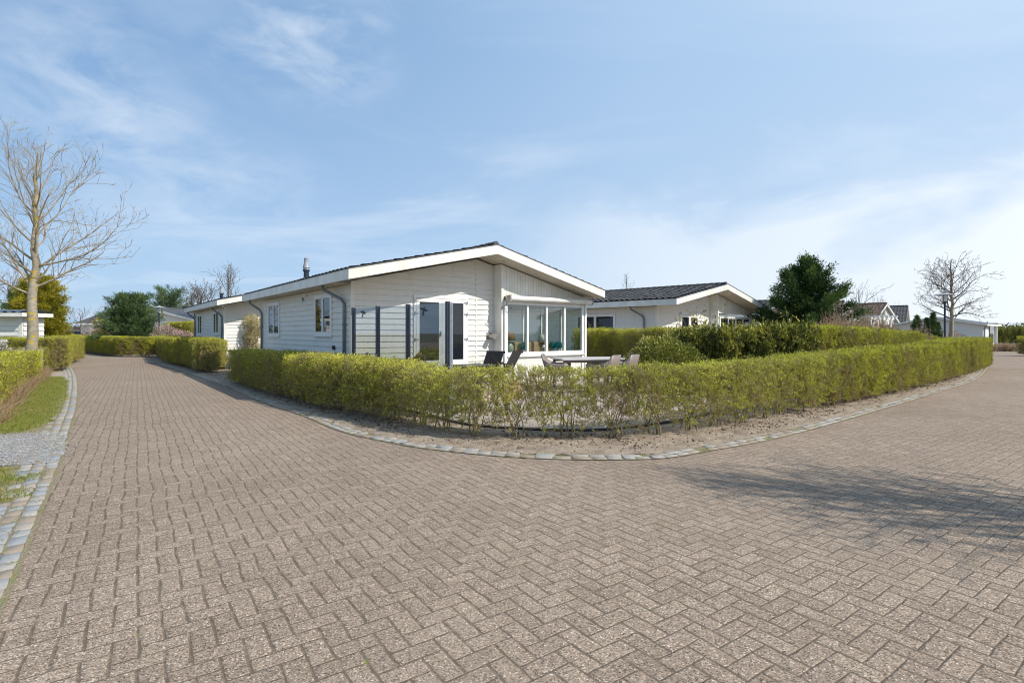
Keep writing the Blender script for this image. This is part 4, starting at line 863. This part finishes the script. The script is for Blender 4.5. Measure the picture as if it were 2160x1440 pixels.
# loose gravel straying over the edges of the gravel drive
gs = np.c_[rg.uniform(-7.6, -4.3, 9000), rg.uniform(4.9, 7.6, 9000)]; gpoly = [(x*1.0, y) for x, y in gv]
gs = gs[in_poly(gs+rg.normal(size=gs.shape)*.10, gpoly)][:3800]; n_ = len(gs); c_ = np.c_[gs, np.full(n_, .018)]; s_ = rg.uniform(.006, .015, n_)[:, None]
oct_ = np.array([[1, 0, 0], [0, 1, 0], [-1, 0, 0], [0, -1, 0], [0, 0, .7], [0, 0, -.7]]); V = (c_[:, None]+oct_[None]*(s_[:, None]*rg.uniform(.7, 1.3, (n_, 6, 1)))).reshape(-1, 3)
tri = np.array([[0, 1, 4], [1, 2, 4], [2, 3, 4], [3, 0, 4], [1, 0, 5], [2, 1, 5], [3, 2, 5], [0, 3, 5]]); Fg = (np.arange(n_)[:, None, None]*6+tri[None]).reshape(-1, 3)
tag(link('loose_gravel', np_mesh('loose_gravel', V, Fg, [M['sett']], None, np.repeat(rg.random(n_), 8))), kind='stuff')
# leaf litter under the hedge
base = np.concatenate([offset(kerb_i[100:-60], d) for d in np.linspace(.34, 1.3, 24)]); sel = base[rg.integers(0, len(base), 20000)]+rg.normal(size=(20000, 2))*.06
keep = rg.random(20000) < np.clip(.5+.6*np.sin(sel[:, 0]*2.2)*np.cos(sel[:, 1]*1.7), .12, 1); sel = sel[keep]
C = np.c_[sel, np.full(len(sel), .018)+rg.random(len(sel))*.012]; dd = rg.normal(size=(len(sel), 3)); dd[:, 2] *= .25
V, Fc = leaves_np(C, .030, rg, 0, .6, dd*2); tag(link('leaf_litter', np_mesh('leaf_litter', V, Fc, [M['litter']], None, rg.random(len(sel))*.9)), kind='stuff')
# ------------------------------------------------------------------ trees
def bare_tree(name, loc, H, label, r=.16, limbs=14, first=.36, spread=2.6, seed=1, bark='bark', branch='branch', group=None, fixed=(), twig_r=.0045, depth=4, up=.55, dens=1.0, wob=.11, lr=.42, cat='tree', lean=(0, 0), droop=0):
    rng = random.Random(seed); root = empty(name, (loc[0], loc[1], 0), 0, label, cat, group); T, C = [], []
    def rv(s): return Vector((rng.gauss(0, s), rng.gauss(0, s), rng.gauss(0, s)))
    def grow(p, d, L, r0, lv, out):
        n = max(3, int(L/.17)); st = L/n; p = Vector(p); d = Vector(d).normalized()
        for k in range(n):
            d = (d+rv(wob)+Vector((0, 0, .05-.02*droop*lv))).normalized(); q = p+d*st; f0, f1 = 1-k/n*.75, 1-(k+1)/n*.75
            out.append([*p, *q, max(r0*f0, twig_r), max(r0*f1, twig_r*.6)])
            if lv < depth and k >= n*.15:
                for _ in range(1 if lv > 1 else 2):
                    if rng.random() < dens*(.75 if lv > 1 else .62):
                        ax = d.cross(rv(1)).normalized(); a = rng.uniform(.5, 1.05); nd_ = (d*math.cos(a)+ax*math.sin(a)+Vector((0, 0, .10))).normalized()
                        grow(q, nd_, L*rng.uniform(.32, .58)*(1-.35*k/n), max(r0*f1*.55, twig_r), lv+1, C)
            p = q
    n = 16; p = Vector((0, 0, 0)); ax = [p]
    for k in range(n):
        f = (k+1)/n; q = Vector((lean[0]*f+rng.gauss(0, .03)*(f > .15), lean[1]*f+rng.gauss(0, .03)*(f > .15), H*.93*f)); ax.append(q)
    rr = lambda f: r*(1.18 if f < .03 else 1)*(1-f)**.75+.012
    for k in range(n): T.append((ax[k], rr(k/n)))
    T.append((ax[-1], rr(1)))
    MB().tube([t[0] for t in T], [t[1] for t in T], 16).build('trunk', M[bark], root, smooth=True)
    def axis(f): i = min(int(f*n), n-1); return ax[i].lerp(ax[i+1], f*n-i)
    for k in range(limbs):
        f = first+(1-first)*((k+.5)/limbs)**.9*.97; a = k*2.4+rng.uniform(-.4, .4); el = up+.65*(f-first)/(1-first)+rng.uniform(-.15, .15)
        prof = math.sin(math.pi*min(1, (f-first)/(1-first)*.75+.30)); L = spread*prof*rng.uniform(.75, 1.1)+.3
        grow(axis(f), (math.cos(a)*math.cos(el), math.sin(a)*math.cos(el), math.sin(el)), L, rr(f)*lr, 1, C)
    for (f, d, L, r0) in fixed: grow(axis(f), d, L, r0, 1, C)
    V, Fc = tubes_np(C, 4); link('crown', np_mesh('crown', V, Fc, [M[branch]]), root); return root
bare_tree('bare_tree', (at(63,0,15.4).x, 15.4), 7.1, 'tall bare tree with yellow lichen on its pale trunk by the left hedge', r=.138, limbs=24, first=.38, spread=2.2, seed=4, up=.55, dens=.98, wob=.085, lean=(.25, 0), twig_r=.0050, depth=4, lr=.36,
   fixed=[(.37, (-.85, -.2, .38), 2.3, .034), (.41, (.62, -.1, .72), 2.0, .034), (.50, (.98, -.05, .05), 3.0, .030), (.40, (-.7, .1, .75), 2.2, .042)])
bare_tree('bare_tree', (at(2007,0,30).x, 30), 5.7, 'bare spreading tree behind the lamp post at the right', r=.12, limbs=30, first=.36, spread=1.9, seed=11, up=.28, dens=1.0, branch='branch_grey', twig_r=.0075, depth=4, bark='branch', droop=1)
bare_tree('bare_tree', (at(424,0,47).x, 47), 5.3, 'round crowned bare brown tree behind the second chalet', r=.22, limbs=20, first=.30, spread=2.6, seed=21, up=.5, dens=.8, branch='branch_grey', twig_r=.012, bark='bark_dark')
bare_tree('bare_tree', (at(482,0,44).x, 44), 7.0, 'spiky bare tree rising above the second chalet roof', r=.14, limbs=14, first=.32, spread=2.6, seed=22, up=.75, dens=.6, branch='branch_grey', twig_r=.010, bark='bark_dark', depth=3)
bare_tree('bare_tree', (at(1322,0,46).x, 46), 6.8, 'thin bare birch behind the bungalow roof', r=.06, limbs=12, first=.45, spread=1.3, seed=23, up=.9, dens=.55, branch='branch_grey', twig_r=.008, bark='branch_grey', depth=3)
bare_tree('bare_tree', (at(18,0,30).x, 30), 4.4, 'grey bare tree behind the shed at the left edge', r=.14, limbs=16, first=.3, spread=2.6, seed=24, up=.5, dens=.75, branch='twig_red', twig_r=.010, bark='bark_dark')
bare_tree('bare_tree', (at(1812,0,36).x, 36), 4.6, 'slim bare tree just right of the dark conifer', r=.07, limbs=11, first=.35, spread=1.9, seed=25, up=.75, dens=.55, branch='branch_grey', twig_r=.007, bark='branch_grey', depth=3)
bare_tree('bare_tree', (at(1855,0,33).x, 33), 3.4, 'low fan of bare shoots above the reddish brown hedge', r=.04, limbs=14, first=.1, spread=2.0, seed=26, up=1.0, dens=.45, branch='twig_red', twig_r=.006, bark='twig_red', depth=3)
bare_tree('bare_tree', (at(170,0,45).x, 45), 3.0, 'small dark bare tree above the flat roofed building', r=.06, limbs=12, first=.35, spread=1.5, seed=27, up=.7, dens=.6, branch='branch_grey', twig_r=.010, bark='bark_dark', depth=3)
bare_tree('bare_tree', (at(1090,0,44).x-19, 44), 4.4, 'bare tree tips showing over the roof beside the chimney', r=.1, limbs=14, first=.4, spread=2.2, seed=28, up=.7, dens=.5, branch='branch_grey', twig_r=.009, bark='bark_dark', depth=3)
0 and bare_tree('bare_tree', (at(2190,0,30).x, 30), 6.0, 'bare tree mostly outside the right edge, twigs reaching into view', r=.12, limbs=16, first=.4, spread=2.5, seed=29, up=.35, dens=.6, branch='branch_grey', twig_r=.007, bark='branch', depth=3)
# the roadside tree to the right of the camera whose shadow lies on the pavers
bare_tree('bare_tree', (7.75, 2.2), 6.3, 'bare roadside tree throwing the branch shadow on the road', r=.14, limbs=46, first=.15, spread=1.6, seed=35, up=.72, dens=1.0, twig_r=.0095, wob=.09)
def conifer(name, loc, H, R, label, mat='conifer', seed=1, nb=90, base=.05, fr=.22, up=.35, prof=None, dens=26, leaf=.16, asp=.35, trunk='bark_dark', cat='conifer', group=None, jag=.25, wind=(0, 0), spr=.5):
    rng = np.random.default_rng(seed); root = empty(name, (loc[0], loc[1], 0), 0, label, cat, group); prof = prof or (lambda f: (1-f)**.8)
    segs, C, D, T = [], [], [], []
    for k in range(nb):
        f = base+(1-base)*(k+.5)/nb; a = k*2.399+rng.normal()*.25; L = R*prof(f)*rng.uniform(1-jag, 1+jag)+.05; u = up+f*.5+rng.normal()*.1+(.35 if k % 6 == 3 and jag > .35 else 0); L *= 1.3 if k % 6 == 3 and jag > .35 else 1
        d = np.array([math.cos(a)*math.cos(u)+wind[0], math.sin(a)*math.cos(u), math.sin(u)+wind[1]]); d /= np.linalg.norm(d)
        p0 = np.array([0, 0, H*f*.92]); n = max(3, int(L/.16)); p = p0
        ns = int(dens*max(L, .25))
        for q in range(n): c = p0+d*L*(q+1)/n+np.array([0, 0, .04*math.sin(q)]); segs.append([*p, *c, .022*(1-q/n)+.004, .022*(1-(q+1)/n)+.003]); p = c
        tt = rng.random(ns)**.65; w = (.16+.22*(1-tt))*min(L, 1.4)*spr
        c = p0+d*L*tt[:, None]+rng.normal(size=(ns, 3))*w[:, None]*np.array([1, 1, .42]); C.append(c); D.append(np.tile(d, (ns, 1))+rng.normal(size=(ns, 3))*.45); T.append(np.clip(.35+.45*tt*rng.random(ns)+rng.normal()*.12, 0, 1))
    C, D, T = np.concatenate(C), np.concatenate(D), np.concatenate(T); k = len(C)
    # every frond = a spray of small leaves
    rep = 7; C2 = np.repeat(C, rep, 0)+np.repeat(D/np.linalg.norm(D, axis=1, keepdims=True), rep, 0)*(rng.random((k*rep, 1))*fr)+rng.normal(size=(k*rep, 3))*fr*.22
    C2[:, 2] = np.maximum(C2[:, 2], .02); V, Fc = leaves_np(C2, leaf, rng, .1, asp, np.repeat(D, rep, 0)*1.6)
    link('crown', np_mesh('crown', V, Fc, [M[mat]], None, np.clip(np.repeat(T, rep)+rng.normal(size=k*rep)*.12, 0, 1)), root)
    V, Fc = tubes_np(segs, 4); link('branch', np_mesh('branch', V, Fc, [M[trunk]]), root)
    MB().tube([(0, 0, 0), (0, 0, H*.45), (0, 0, H*.9)], [R*.07+.04, R*.045+.02, .01], 10).build('trunk', M[trunk], root, smooth=True); return root
pr_c = lambda f: (.78+.22*min(1, f/.25))*(1-max(0, f-.20)/.80)**.88
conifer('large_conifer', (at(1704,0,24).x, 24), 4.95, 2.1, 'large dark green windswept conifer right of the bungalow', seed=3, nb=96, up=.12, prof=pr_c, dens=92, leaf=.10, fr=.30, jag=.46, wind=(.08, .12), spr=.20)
conifer('golden_conifer', (at(84,0,25).x, 25), 3.95, 1.25, 'rounded golden yellow conifer behind the left hedge', mat='gold', seed=5, nb=110, up=.6, prof=lambda f: math.sqrt(max(0, 1-(f*1.02-.25)**2/.62)), dens=150, leaf=.075, fr=.13, jag=.14, base=.02)
conifer('dark_conifer', (at(46,0,27).x, 27), 3.6, 1.1, 'dark green conifer half hidden behind the golden one', seed=6, nb=70, up=.5, prof=lambda f: math.sqrt(max(0, 1-(f-.2)**2/.66)), dens=45, leaf=.08, fr=.15)
conifer('round_pine', (at(276,0,34).x, 34), 3.55, 1.6, 'round blue green pine rising above the far left hedge', mat='pine', seed=7, nb=90, up=.45, prof=lambda f: math.sqrt(max(.02, 1-(f*1.02-.32)**2/.5)), dens=60, leaf=.13, fr=.22, asp=.22, jag=.26)
conifer('dark_pine', (at(360,0,52).x, 52), 5.0, 2.0, 'dark pine behind the lamp post and the grey roof', mat='pine', seed=8, nb=60, up=.4, prof=lambda f: math.sqrt(max(.02, 1-(f-.6)**2/.25)), dens=30, leaf=.14, fr=.24, asp=.2, base=.45)
conifer('layered_conifer', (at(221,0,36.5).x, 36.5), 2.35, .85, 'small layered yellow green conifer beside the white house', mat='gold', seed=9, nb=40, up=.05, prof=lambda f: .9-.3*f, dens=40, leaf=.08, fr=.12, base=.15)
for k, (px, D, H, R) in enumerate(((1935, 29, 2.32, .75), (1955, 29.5, 2.2, .55), (1968, 28.6, 2.50, .62), (1978, 29, 1.95, .45))):
    conifer('small_conifer', (at(px,0,D).x, D), H, R, ['leftmost and widest of the four small dark conifers', 'second and thinnest small dark conifer, in the middle of the group', 'tallest small dark conifer of the group before the low white house', 'rightmost small dark conifer, nearest the lamp post'][k], seed=12+k, nb=60, up=.9, prof=lambda f: (1-f)**.7, dens=60, leaf=.07, fr=.10, base=.03, group='small dark conifers before the low white house', jag=.15)
# far tree belt on the horizon
def belt(px0, px1, D, z, seed):
    rng = np.random.default_rng(seed); n = 5000; a, b = at(px0, 0, D).x, at(px1, 0, D).x
    x = rng.uniform(a, b, n); hh = z*(.6+.25*np.sin(x*.09+seed)+.2*np.sin(x*.31)); C = np.c_[x, D+rng.normal(size=n)*3, rng.random(n)**.8*hh]
    V, Fc = leaves_np(C, 1.3, rng, .3, .5); tag(link('distant_trees', np_mesh('distant_trees', V, Fc, [M['dark_leaf']], None, rng.random(n)*.5)), kind='stuff')
belt(-400, 700, 230, 6.5, 1); belt(1700, 2700, 210, 6.0, 2); belt(600, 1800, 250, 5.5, 3)
# ------------------------------------------------------------------ street lamps
def street_lamp(loc, H, label, s=1.0):
    root = empty('street_lamp', (loc[0], loc[1], 0), 0, label, 'street lamp', 'street lamps of one type')
    MB().lathe([(.055, 0), (.055, 1.0), (.042, 1.02), (.042, H-.52), (.09, H-.50), (.10, H-.46), (.05, H-.45)], n=14).build('pole', M['dark_metal'], root, smooth=False)
    MB().lathe([(.095, H-.45), (.115, H-.16), (.10, H-.155)], n=18).build('lantern_glass', M['lamp_glass'], root)
    for k in range(4): a = k*math.pi/2+.4; MB().tube([(.10*math.cos(a), .10*math.sin(a), H-.46), (.122*math.cos(a), .122*math.sin(a), H-.14)], .007, 5).build('bar', M['dark_metal'], root)
    MB().lathe([(.40, H-.155), (.405, H-.14), (.14, H-.06), (.06, H-.05), (.06, H-.02), (.02, H)], n=28).build('lamp_shade', M['grey_metal'], root); return root
street_lamp(at(1993,0,25.5).xy, EYE+(702-616)/F*25.5, 'black street lamp with flat disc top in front of the right bare tree')
street_lamp(at(336,0,32.5).xy, EYE+(702-644)/F*32.5, 'street lamp with flat disc top beside the round pine')
# ------------------------------------------------------------------ terrace furniture
M['taupe'] = simple('taupe_plastic', (.20, .165, .15), (.24, .20, .18), scale=3, rough=.45)
M['tabletop'] = simple('pale_table_top', (.52, .49, .46), (.58, .55, .52), scale=3, rough=.35)
def armchair(loc, rz, label):
    root = empty('garden_armchair', loc, rz, label, 'armchair', 'taupe garden armchairs round the table')
    V, Fc = [], []; n = 24; path = []
    for k in range(n+1):       # U shaped shell, open towards +x
        u = k/n*2-1; a = u*math.pi*.5
        if abs(u) < .62: x = -.24-.02*math.cos(a*1.2); y = u/.62*.24
        else: x = -.24+(abs(u)-.62)/.38*.50; y = math.copysign(.27, u)
        sm = max(0, min(1, (abs(u)-.42)/.30)); ht = .84-(.84-.63)*(sm*sm*(3-2*sm)); lean = .10*(1-sm)+.03
        V += [(x, y*.92, .40), (x-lean*.35, y, .55), (x-lean*(1 if abs(u) < .62 else .2), y*1.05, ht)]
    for k in range(n):
        for e in range(2): a = k*3+e; Fc.append((a, a+3, a+4, a+1))
    sh = MB().add(V, Fc).build('shell', M['taupe'], root, smooth=True); m = sh.modifiers.new('thick', 'SOLIDIFY'); m.thickness = .022; m.offset = 0
    MB().box(-.25, .26, -.25, .25, .40, .43).build('seat', M['taupe'], root, bevel=.012)
    for sx in (-.2, .22):
        for sy in (-.21, .21): MB().tube([(sx, sy, .40), (sx*1.15, sy*1.1, 0)], [.022, .016], 8).build('leg', M['taupe'], root)
    return root
ch = armchair((at(1178,0,11.2).x, 11.2, .15), math.radians(-14), 'taupe armchair alone at the left end of the table')
for (px, D, rz, lb) in ((1270, 10.9, 138, 'taupe armchair at the right of the table, nearest the garden room'), (1310, 11.2, 136, 'taupe armchair at the right end, closest to the round shrub'), (1303, 12.5, 150, 'taupe armchair mostly hidden behind the two right hand chairs')):
    ch.scale = (.9, .9, .9); c = copy_tree(ch); c.location = (at(px,0,D).x, D, .15); c.rotation_euler = (0, 0, math.radians(rz)); c['label'] = lb
tb = empty('garden_table', (at(1238,0,11.6).x, 11.6, .15), math.radians(14), 'pale rectangular garden table on the terrace', 'table'); tb.scale = (.88, .9, .9)
MB().box(-.80, .80, -.45, .45, .70, .735).build('table_top', M['tabletop'], tb, bevel=.005); MB().box(-.74, .74, -.40, -.37, .64, .699).box(-.74, .74, .37, .40, .64, .699).build('apron', M['taupe'], tb)
for sx in (-.72, .72):
    for sy in (-.38, .38): MB().box(sx-.03, sx+.03, sy-.03, sy+.03, 0, .699).build('leg', M['taupe'] if sx < 0 else M['tabletop'], tb)
def recliner(loc, rz, label):
    root = empty('reclining_chair', loc, rz, label, 'chair', 'black reclining chairs by the wall')
    b = MB()
    for k in range(9): y = -.25+k*.056; b.add([(0, y, .42), (0, y+.05, .42), (-.02, y, .42), (-.02, y+.05, .42), (-.28, y, .89), (-.28, y+.05, .89), (-.30, y, .885), (-.30, y+.05, .885)], [(0, 1, 5, 4), (2, 6, 7, 3), (0, 4, 6, 2), (1, 3, 7, 5), (4, 5, 7, 6)])
    b.add([(-.28, -.27, .86), (-.28, .27, .86), (-.31, .27, .855), (-.31, -.27, .855), (-.297, -.27, .91), (-.297, .27, .91), (-.325, .27, .905), (-.325, -.27, .905)], [(0, 3, 2, 1), (4, 5, 6, 7), (0, 1, 5, 4), (1, 2, 6, 5), (2, 3, 7, 6), (3, 0, 4, 7)])
    b.build('backrest', M['black'], root); MB().box(0, .5, -.26, .24, .38, .42).build('seat', M['black'], root, bevel=.01)
    for y in (-.29, .27): MB().box(-.05, .45, y-.02, y+.02, .60, .63).build('armrest', M['black'], root)
    for x, y in ((.45, -.27), (.45, .25), (-.05, -.27), (-.05, .25)): MB().box(x-.018, x+.018, y-.018, y+.018, 0, .60).build('leg', M['black'], root)
    return root
r1 = recliner((at(1031,0,11.1).x, 11.1, .15), math.radians(238), 'black slatted reclining chair below the wall vent'); r1.scale = (.86, .86, .9); r2 = copy_tree(r1); r2.location = (at(1069,0,11.4).x, 11.4, .15); r2.rotation_euler = (0, 0, math.radians(205)); r2['label'] = 'black reclining chair below the coat hanger post'
# dark low lounge table and curved seat behind the hedge
lt = empty('low_table', (at(990,0,10.2).x, 10.2, .10), math.radians(38), 'black low table behind the hedge below the garden door', 'table'); MB().box(-.4, .4, -.3, .3, .60, .64).build('table_top', M['black'], lt, bevel=.005)
for sx in (-.36, .36):
    for sy in (-.26, .26): MB().box(sx-.02, sx+.02, sy-.02, sy+.02, 0, .599).build('leg', M['black'], lt)
hm = empty('hammock', (at(832,0,10.1).x, 10.1, .0), math.radians(30), 'brown hammock hanging in a curve behind the glass windscreen', 'hammock')
V, Fc = [], []
for k in range(21):
    u = k/20*2-1
    for j in range(5): v = j/4*2-1; V.append((u*.52, v*.28*(1-.8*u*u*u*u), .50+.46*u*u+.10*v*v-.06))
for k in range(20):
    for j in range(4): a = k*5+j; Fc.append((a, a+5, a+6, a+1))
c = MB().add(V, Fc).build('cloth', M['hammock'] if 'hammock' in M else simple('brown_cloth', (.10, .07, .045), (.15, .11, .07), rough=.9), hm, smooth=True); m = c.modifiers.new('t', 'SOLIDIFY'); m.thickness = .01
for s in (-1, 1): MB().tube([(s*.52, 0, .90), (s*.60, 0, .92), (s*.60, 0, 0)], .022, 8).box(s*.60-.25, s*.60+.25, -.03, .03, 0, .04).build('stand', M['bark_dark'], hm)
# pale wooden planters seen through the gappy hedge
M['pale_wood'] = simple('pale_pink_wood', (.62, .48, .40), (.72, .60, .52), scale=5, rough=.7, stretch=(1, 1, 6)); M['tan_wood'] = simple('tan_wood', (.50, .33, .19), (.60, .42, .26), scale=5, rough=.7, stretch=(1, 1, 6))
def planter(px, D, wd, h, mat, label):
    root = empty('wooden_planter', (at(px,0,D).x, D, .036), math.radians(14), label, 'planter', 'wooden planters behind the thin hedge')
    m = MB(); n = 4
    for k in range(n): z0 = .02+(h-.03)*k/n; m.box(-wd/2, wd/2, -.16, -.14, z0, z0+(h-.03)/n-.008).box(-wd/2, wd/2, .14, .16, z0, z0+(h-.03)/n-.008).box(-wd/2, -wd/2+.02, -.139, .139, z0, z0+(h-.03)/n-.008).box(wd/2-.02, wd/2, -.139, .139, z0, z0+(h-.03)/n-.008)
    m.build('side_boards', mat, root); MB().box(-wd/2+.021, wd/2-.021, -.139, .139, .03, h-.06).build('planting_soil', M['soil'], root); MB().box(-wd/2-.02, wd/2+.02, -.18, -.142, h-.009, h+.015).box(-wd/2-.02, wd/2+.02, .142, .18, h-.009, h+.015).build('rim', mat, root)
planter(1040, 9.9, .46, .52, M['pale_wood'], 'pale pinkish wooden planter seen through the thin hedge'); planter(1080, 10.1, .30, .38, M['tan_wood'], 'smaller tan wooden planter right of the pale one')
# garden room contents
def loc_in(u, v, z): return Vector((hA.location.x+KA*(.787*u-.617*v), hA.location.y+KA*(.617*u+.787*v), hA.location.z+KA*z))
M['tan'] = simple('tan_sofa', (.36, .23, .13), (.42, .28, .17), scale=4, rough=.8, bs=.1); M['shade_brown'] = simple('brown_shade', (.17, .085, .04), (.22, .12, .06), rough=.8); M['shade_white'] = simple('cream_shade', (.52, .56, .47), (.60, .62, .54), rough=.8)
M['green_glass'] = simple('green_ceramic', (.30, .38, .31), (.40, .47, .40), rough=.2)
def sofa(u, v, wd, label, rz=0, mat='tan'):
    root = empty('wicker_sofa', loc_in(u, v, .25), AH+rz, label, 'sofa', 'tan sofas in the garden room'); root.scale = (KA, KA, KA)
    MB().box(-wd/2, wd/2, -.40, -.28, .05, .78).build('backrest', M[mat], root, bevel=.05); MB().box(-wd/2, wd/2, -.28, .40, .05, .40).build('seat', M[mat], root, bevel=.04)
    for s in (-1, 1): MB().box(s*wd/2-.08, s*wd/2+.08, -.40, .40, .05, .60).build('armrest', M[mat], root, bevel=.04)
sofa(6.35, .40, 2.3, 'tan wicker sofa behind the second and third panes of the garden room'); sofa(5.65, 1.6, 1.0, 'tan armchair-like sofa at the left side of the garden room', -math.pi/2)
def table_lamp(u, v, z, label, sm, bm, r=.21, h=.30, bh=.42):
    root = empty('table_lamp', loc_in(u, v, z), 0, label, 'lamp', 'table lamps in the garden room'); root.scale = (KA, KA, KA)
    MB().lathe([(.07, 0), (.13, .06), (.14, bh*.55), (.06, bh*.9), (.012, bh), (.012, bh+.1)], n=20).build('lamp_base', M[bm], root, smooth=True)
    MB().lathe([(r, bh+.02), (r*.72, bh+.02+h)], n=24).build('lamp_shade', M[sm], root, smooth=True)
stt = empty('side_table', loc_in(5.72, .0, .25), AH, 'low side table under the lamps inside the garden room window', 'table'); stt.scale = (KA, KA, KA)
MB().box(-.30, 2.35, -.15, .15, .36, .40).build('table_top', M['plaster'], stt, bevel=.005)
for sx in (-.26, 2.31): MB().box(sx-.03, sx+.03, -.1, .1, 0, .359).build('leg', M['plaster'], stt)
table_lamp(5.62, .0, .651, 'table lamp with brown shade and green glass base in the left pane', 'shade_brown', 'green_glass')
table_lamp(7.15, .0, .651, 'table lamp with cream shade in the third pane', 'shade_white', 'steel', r=.19, h=.28, bh=.34)
def plume(u, v, label, s=1.0, seed=1, tall=0):
    root = empty('feather_bouquet', loc_in(u, v, .651), 0, label, 'bouquet', 'teal plume bouquets in the garden room'); root.scale = (KA, KA, KA); rng = np.random.default_rng(seed)
    MB().lathe([(.05, 0), (.06, .08), (.04, .13)], n=14).build('vase', M['plaster'], root); n = 900; d = rng.normal(size=(n, 3)); d /= np.linalg.norm(d, axis=1, keepdims=True); C = d*(rng.random((n, 1))**.4)*np.array([.17, .17, .12])*s+np.array([0, 0, .25])
    V, Fc = leaves_np(C, .055, rng, -.4, .25, d); link('plumes', np_mesh('plumes', V, Fc, [M['teal']], None, rng.random(n)), root)
plume(6.18, -.05, 'teal plume bouquet behind the second pane', seed=61); plume(7.62, -.02, 'teal plume bouquet left of the fourth pane', seed=62, s=.85); plume(7.98, .05, 'teal plume bouquet behind the fourth pane', seed=63, s=.85)
# coat hanger on the post
hg = MB().tube([(-.21, 0, -.10), (0, 0, .02), (.21, 0, -.10), (-.21, 0, -.10)], .008, 6).tube([(0, 0, .02), (0, 0, .07), (.03, 0, .10), (.05, 0, .075)], .006, 6).build('coat_hanger', M['black']); hg.location = loc_in(5.02, -.60, 2.26); hg.rotation_euler = (0, 0, AH*.6); hg.scale = (KA, KA, KA); tag(hg, 'wire coat hanger hanging from the awning end of the garden room', 'hanger')
# pergola
pg = empty('pergola', (at(1862,0,29).x, 29, 0), math.radians(20), 'white garden pergola behind the reddish brown hedge', 'pergola')
for x, y in ((-.95, 0), (.62, 0), (-.95, 2), (.62, 2)): MB().box(x-.05, x+.05, y-.05, y+.05, 0, 2.05).build('post', M['frame'], pg)
MB().box(-1.1, .85, -.04, .04, 2.05, 2.19).build('beam', M['frame'], pg); MB().box(-1.1, .85, 1.96, 2.04, 2.05, 2.19).build('beam', M['frame'], pg)
for k in range(6): x = -1.0+k*.34; MB().box(x-.025, x+.025, -.3, 2.3, 2.191, 2.29).build('rafter', M['frame'], pg)
# planter box at the right
o = MB().box(0, 2.4, 0, .9, 0, .30).box(-.04, 2.44, -.04, .94, .30, .34).build('timber_planter', M['bark_dark']); p = at(2094,0,39); o.location = (p.x, p.y, 0); tag(o, 'low dark timber planter with dry grasses beside the entrance steps', 'planter')
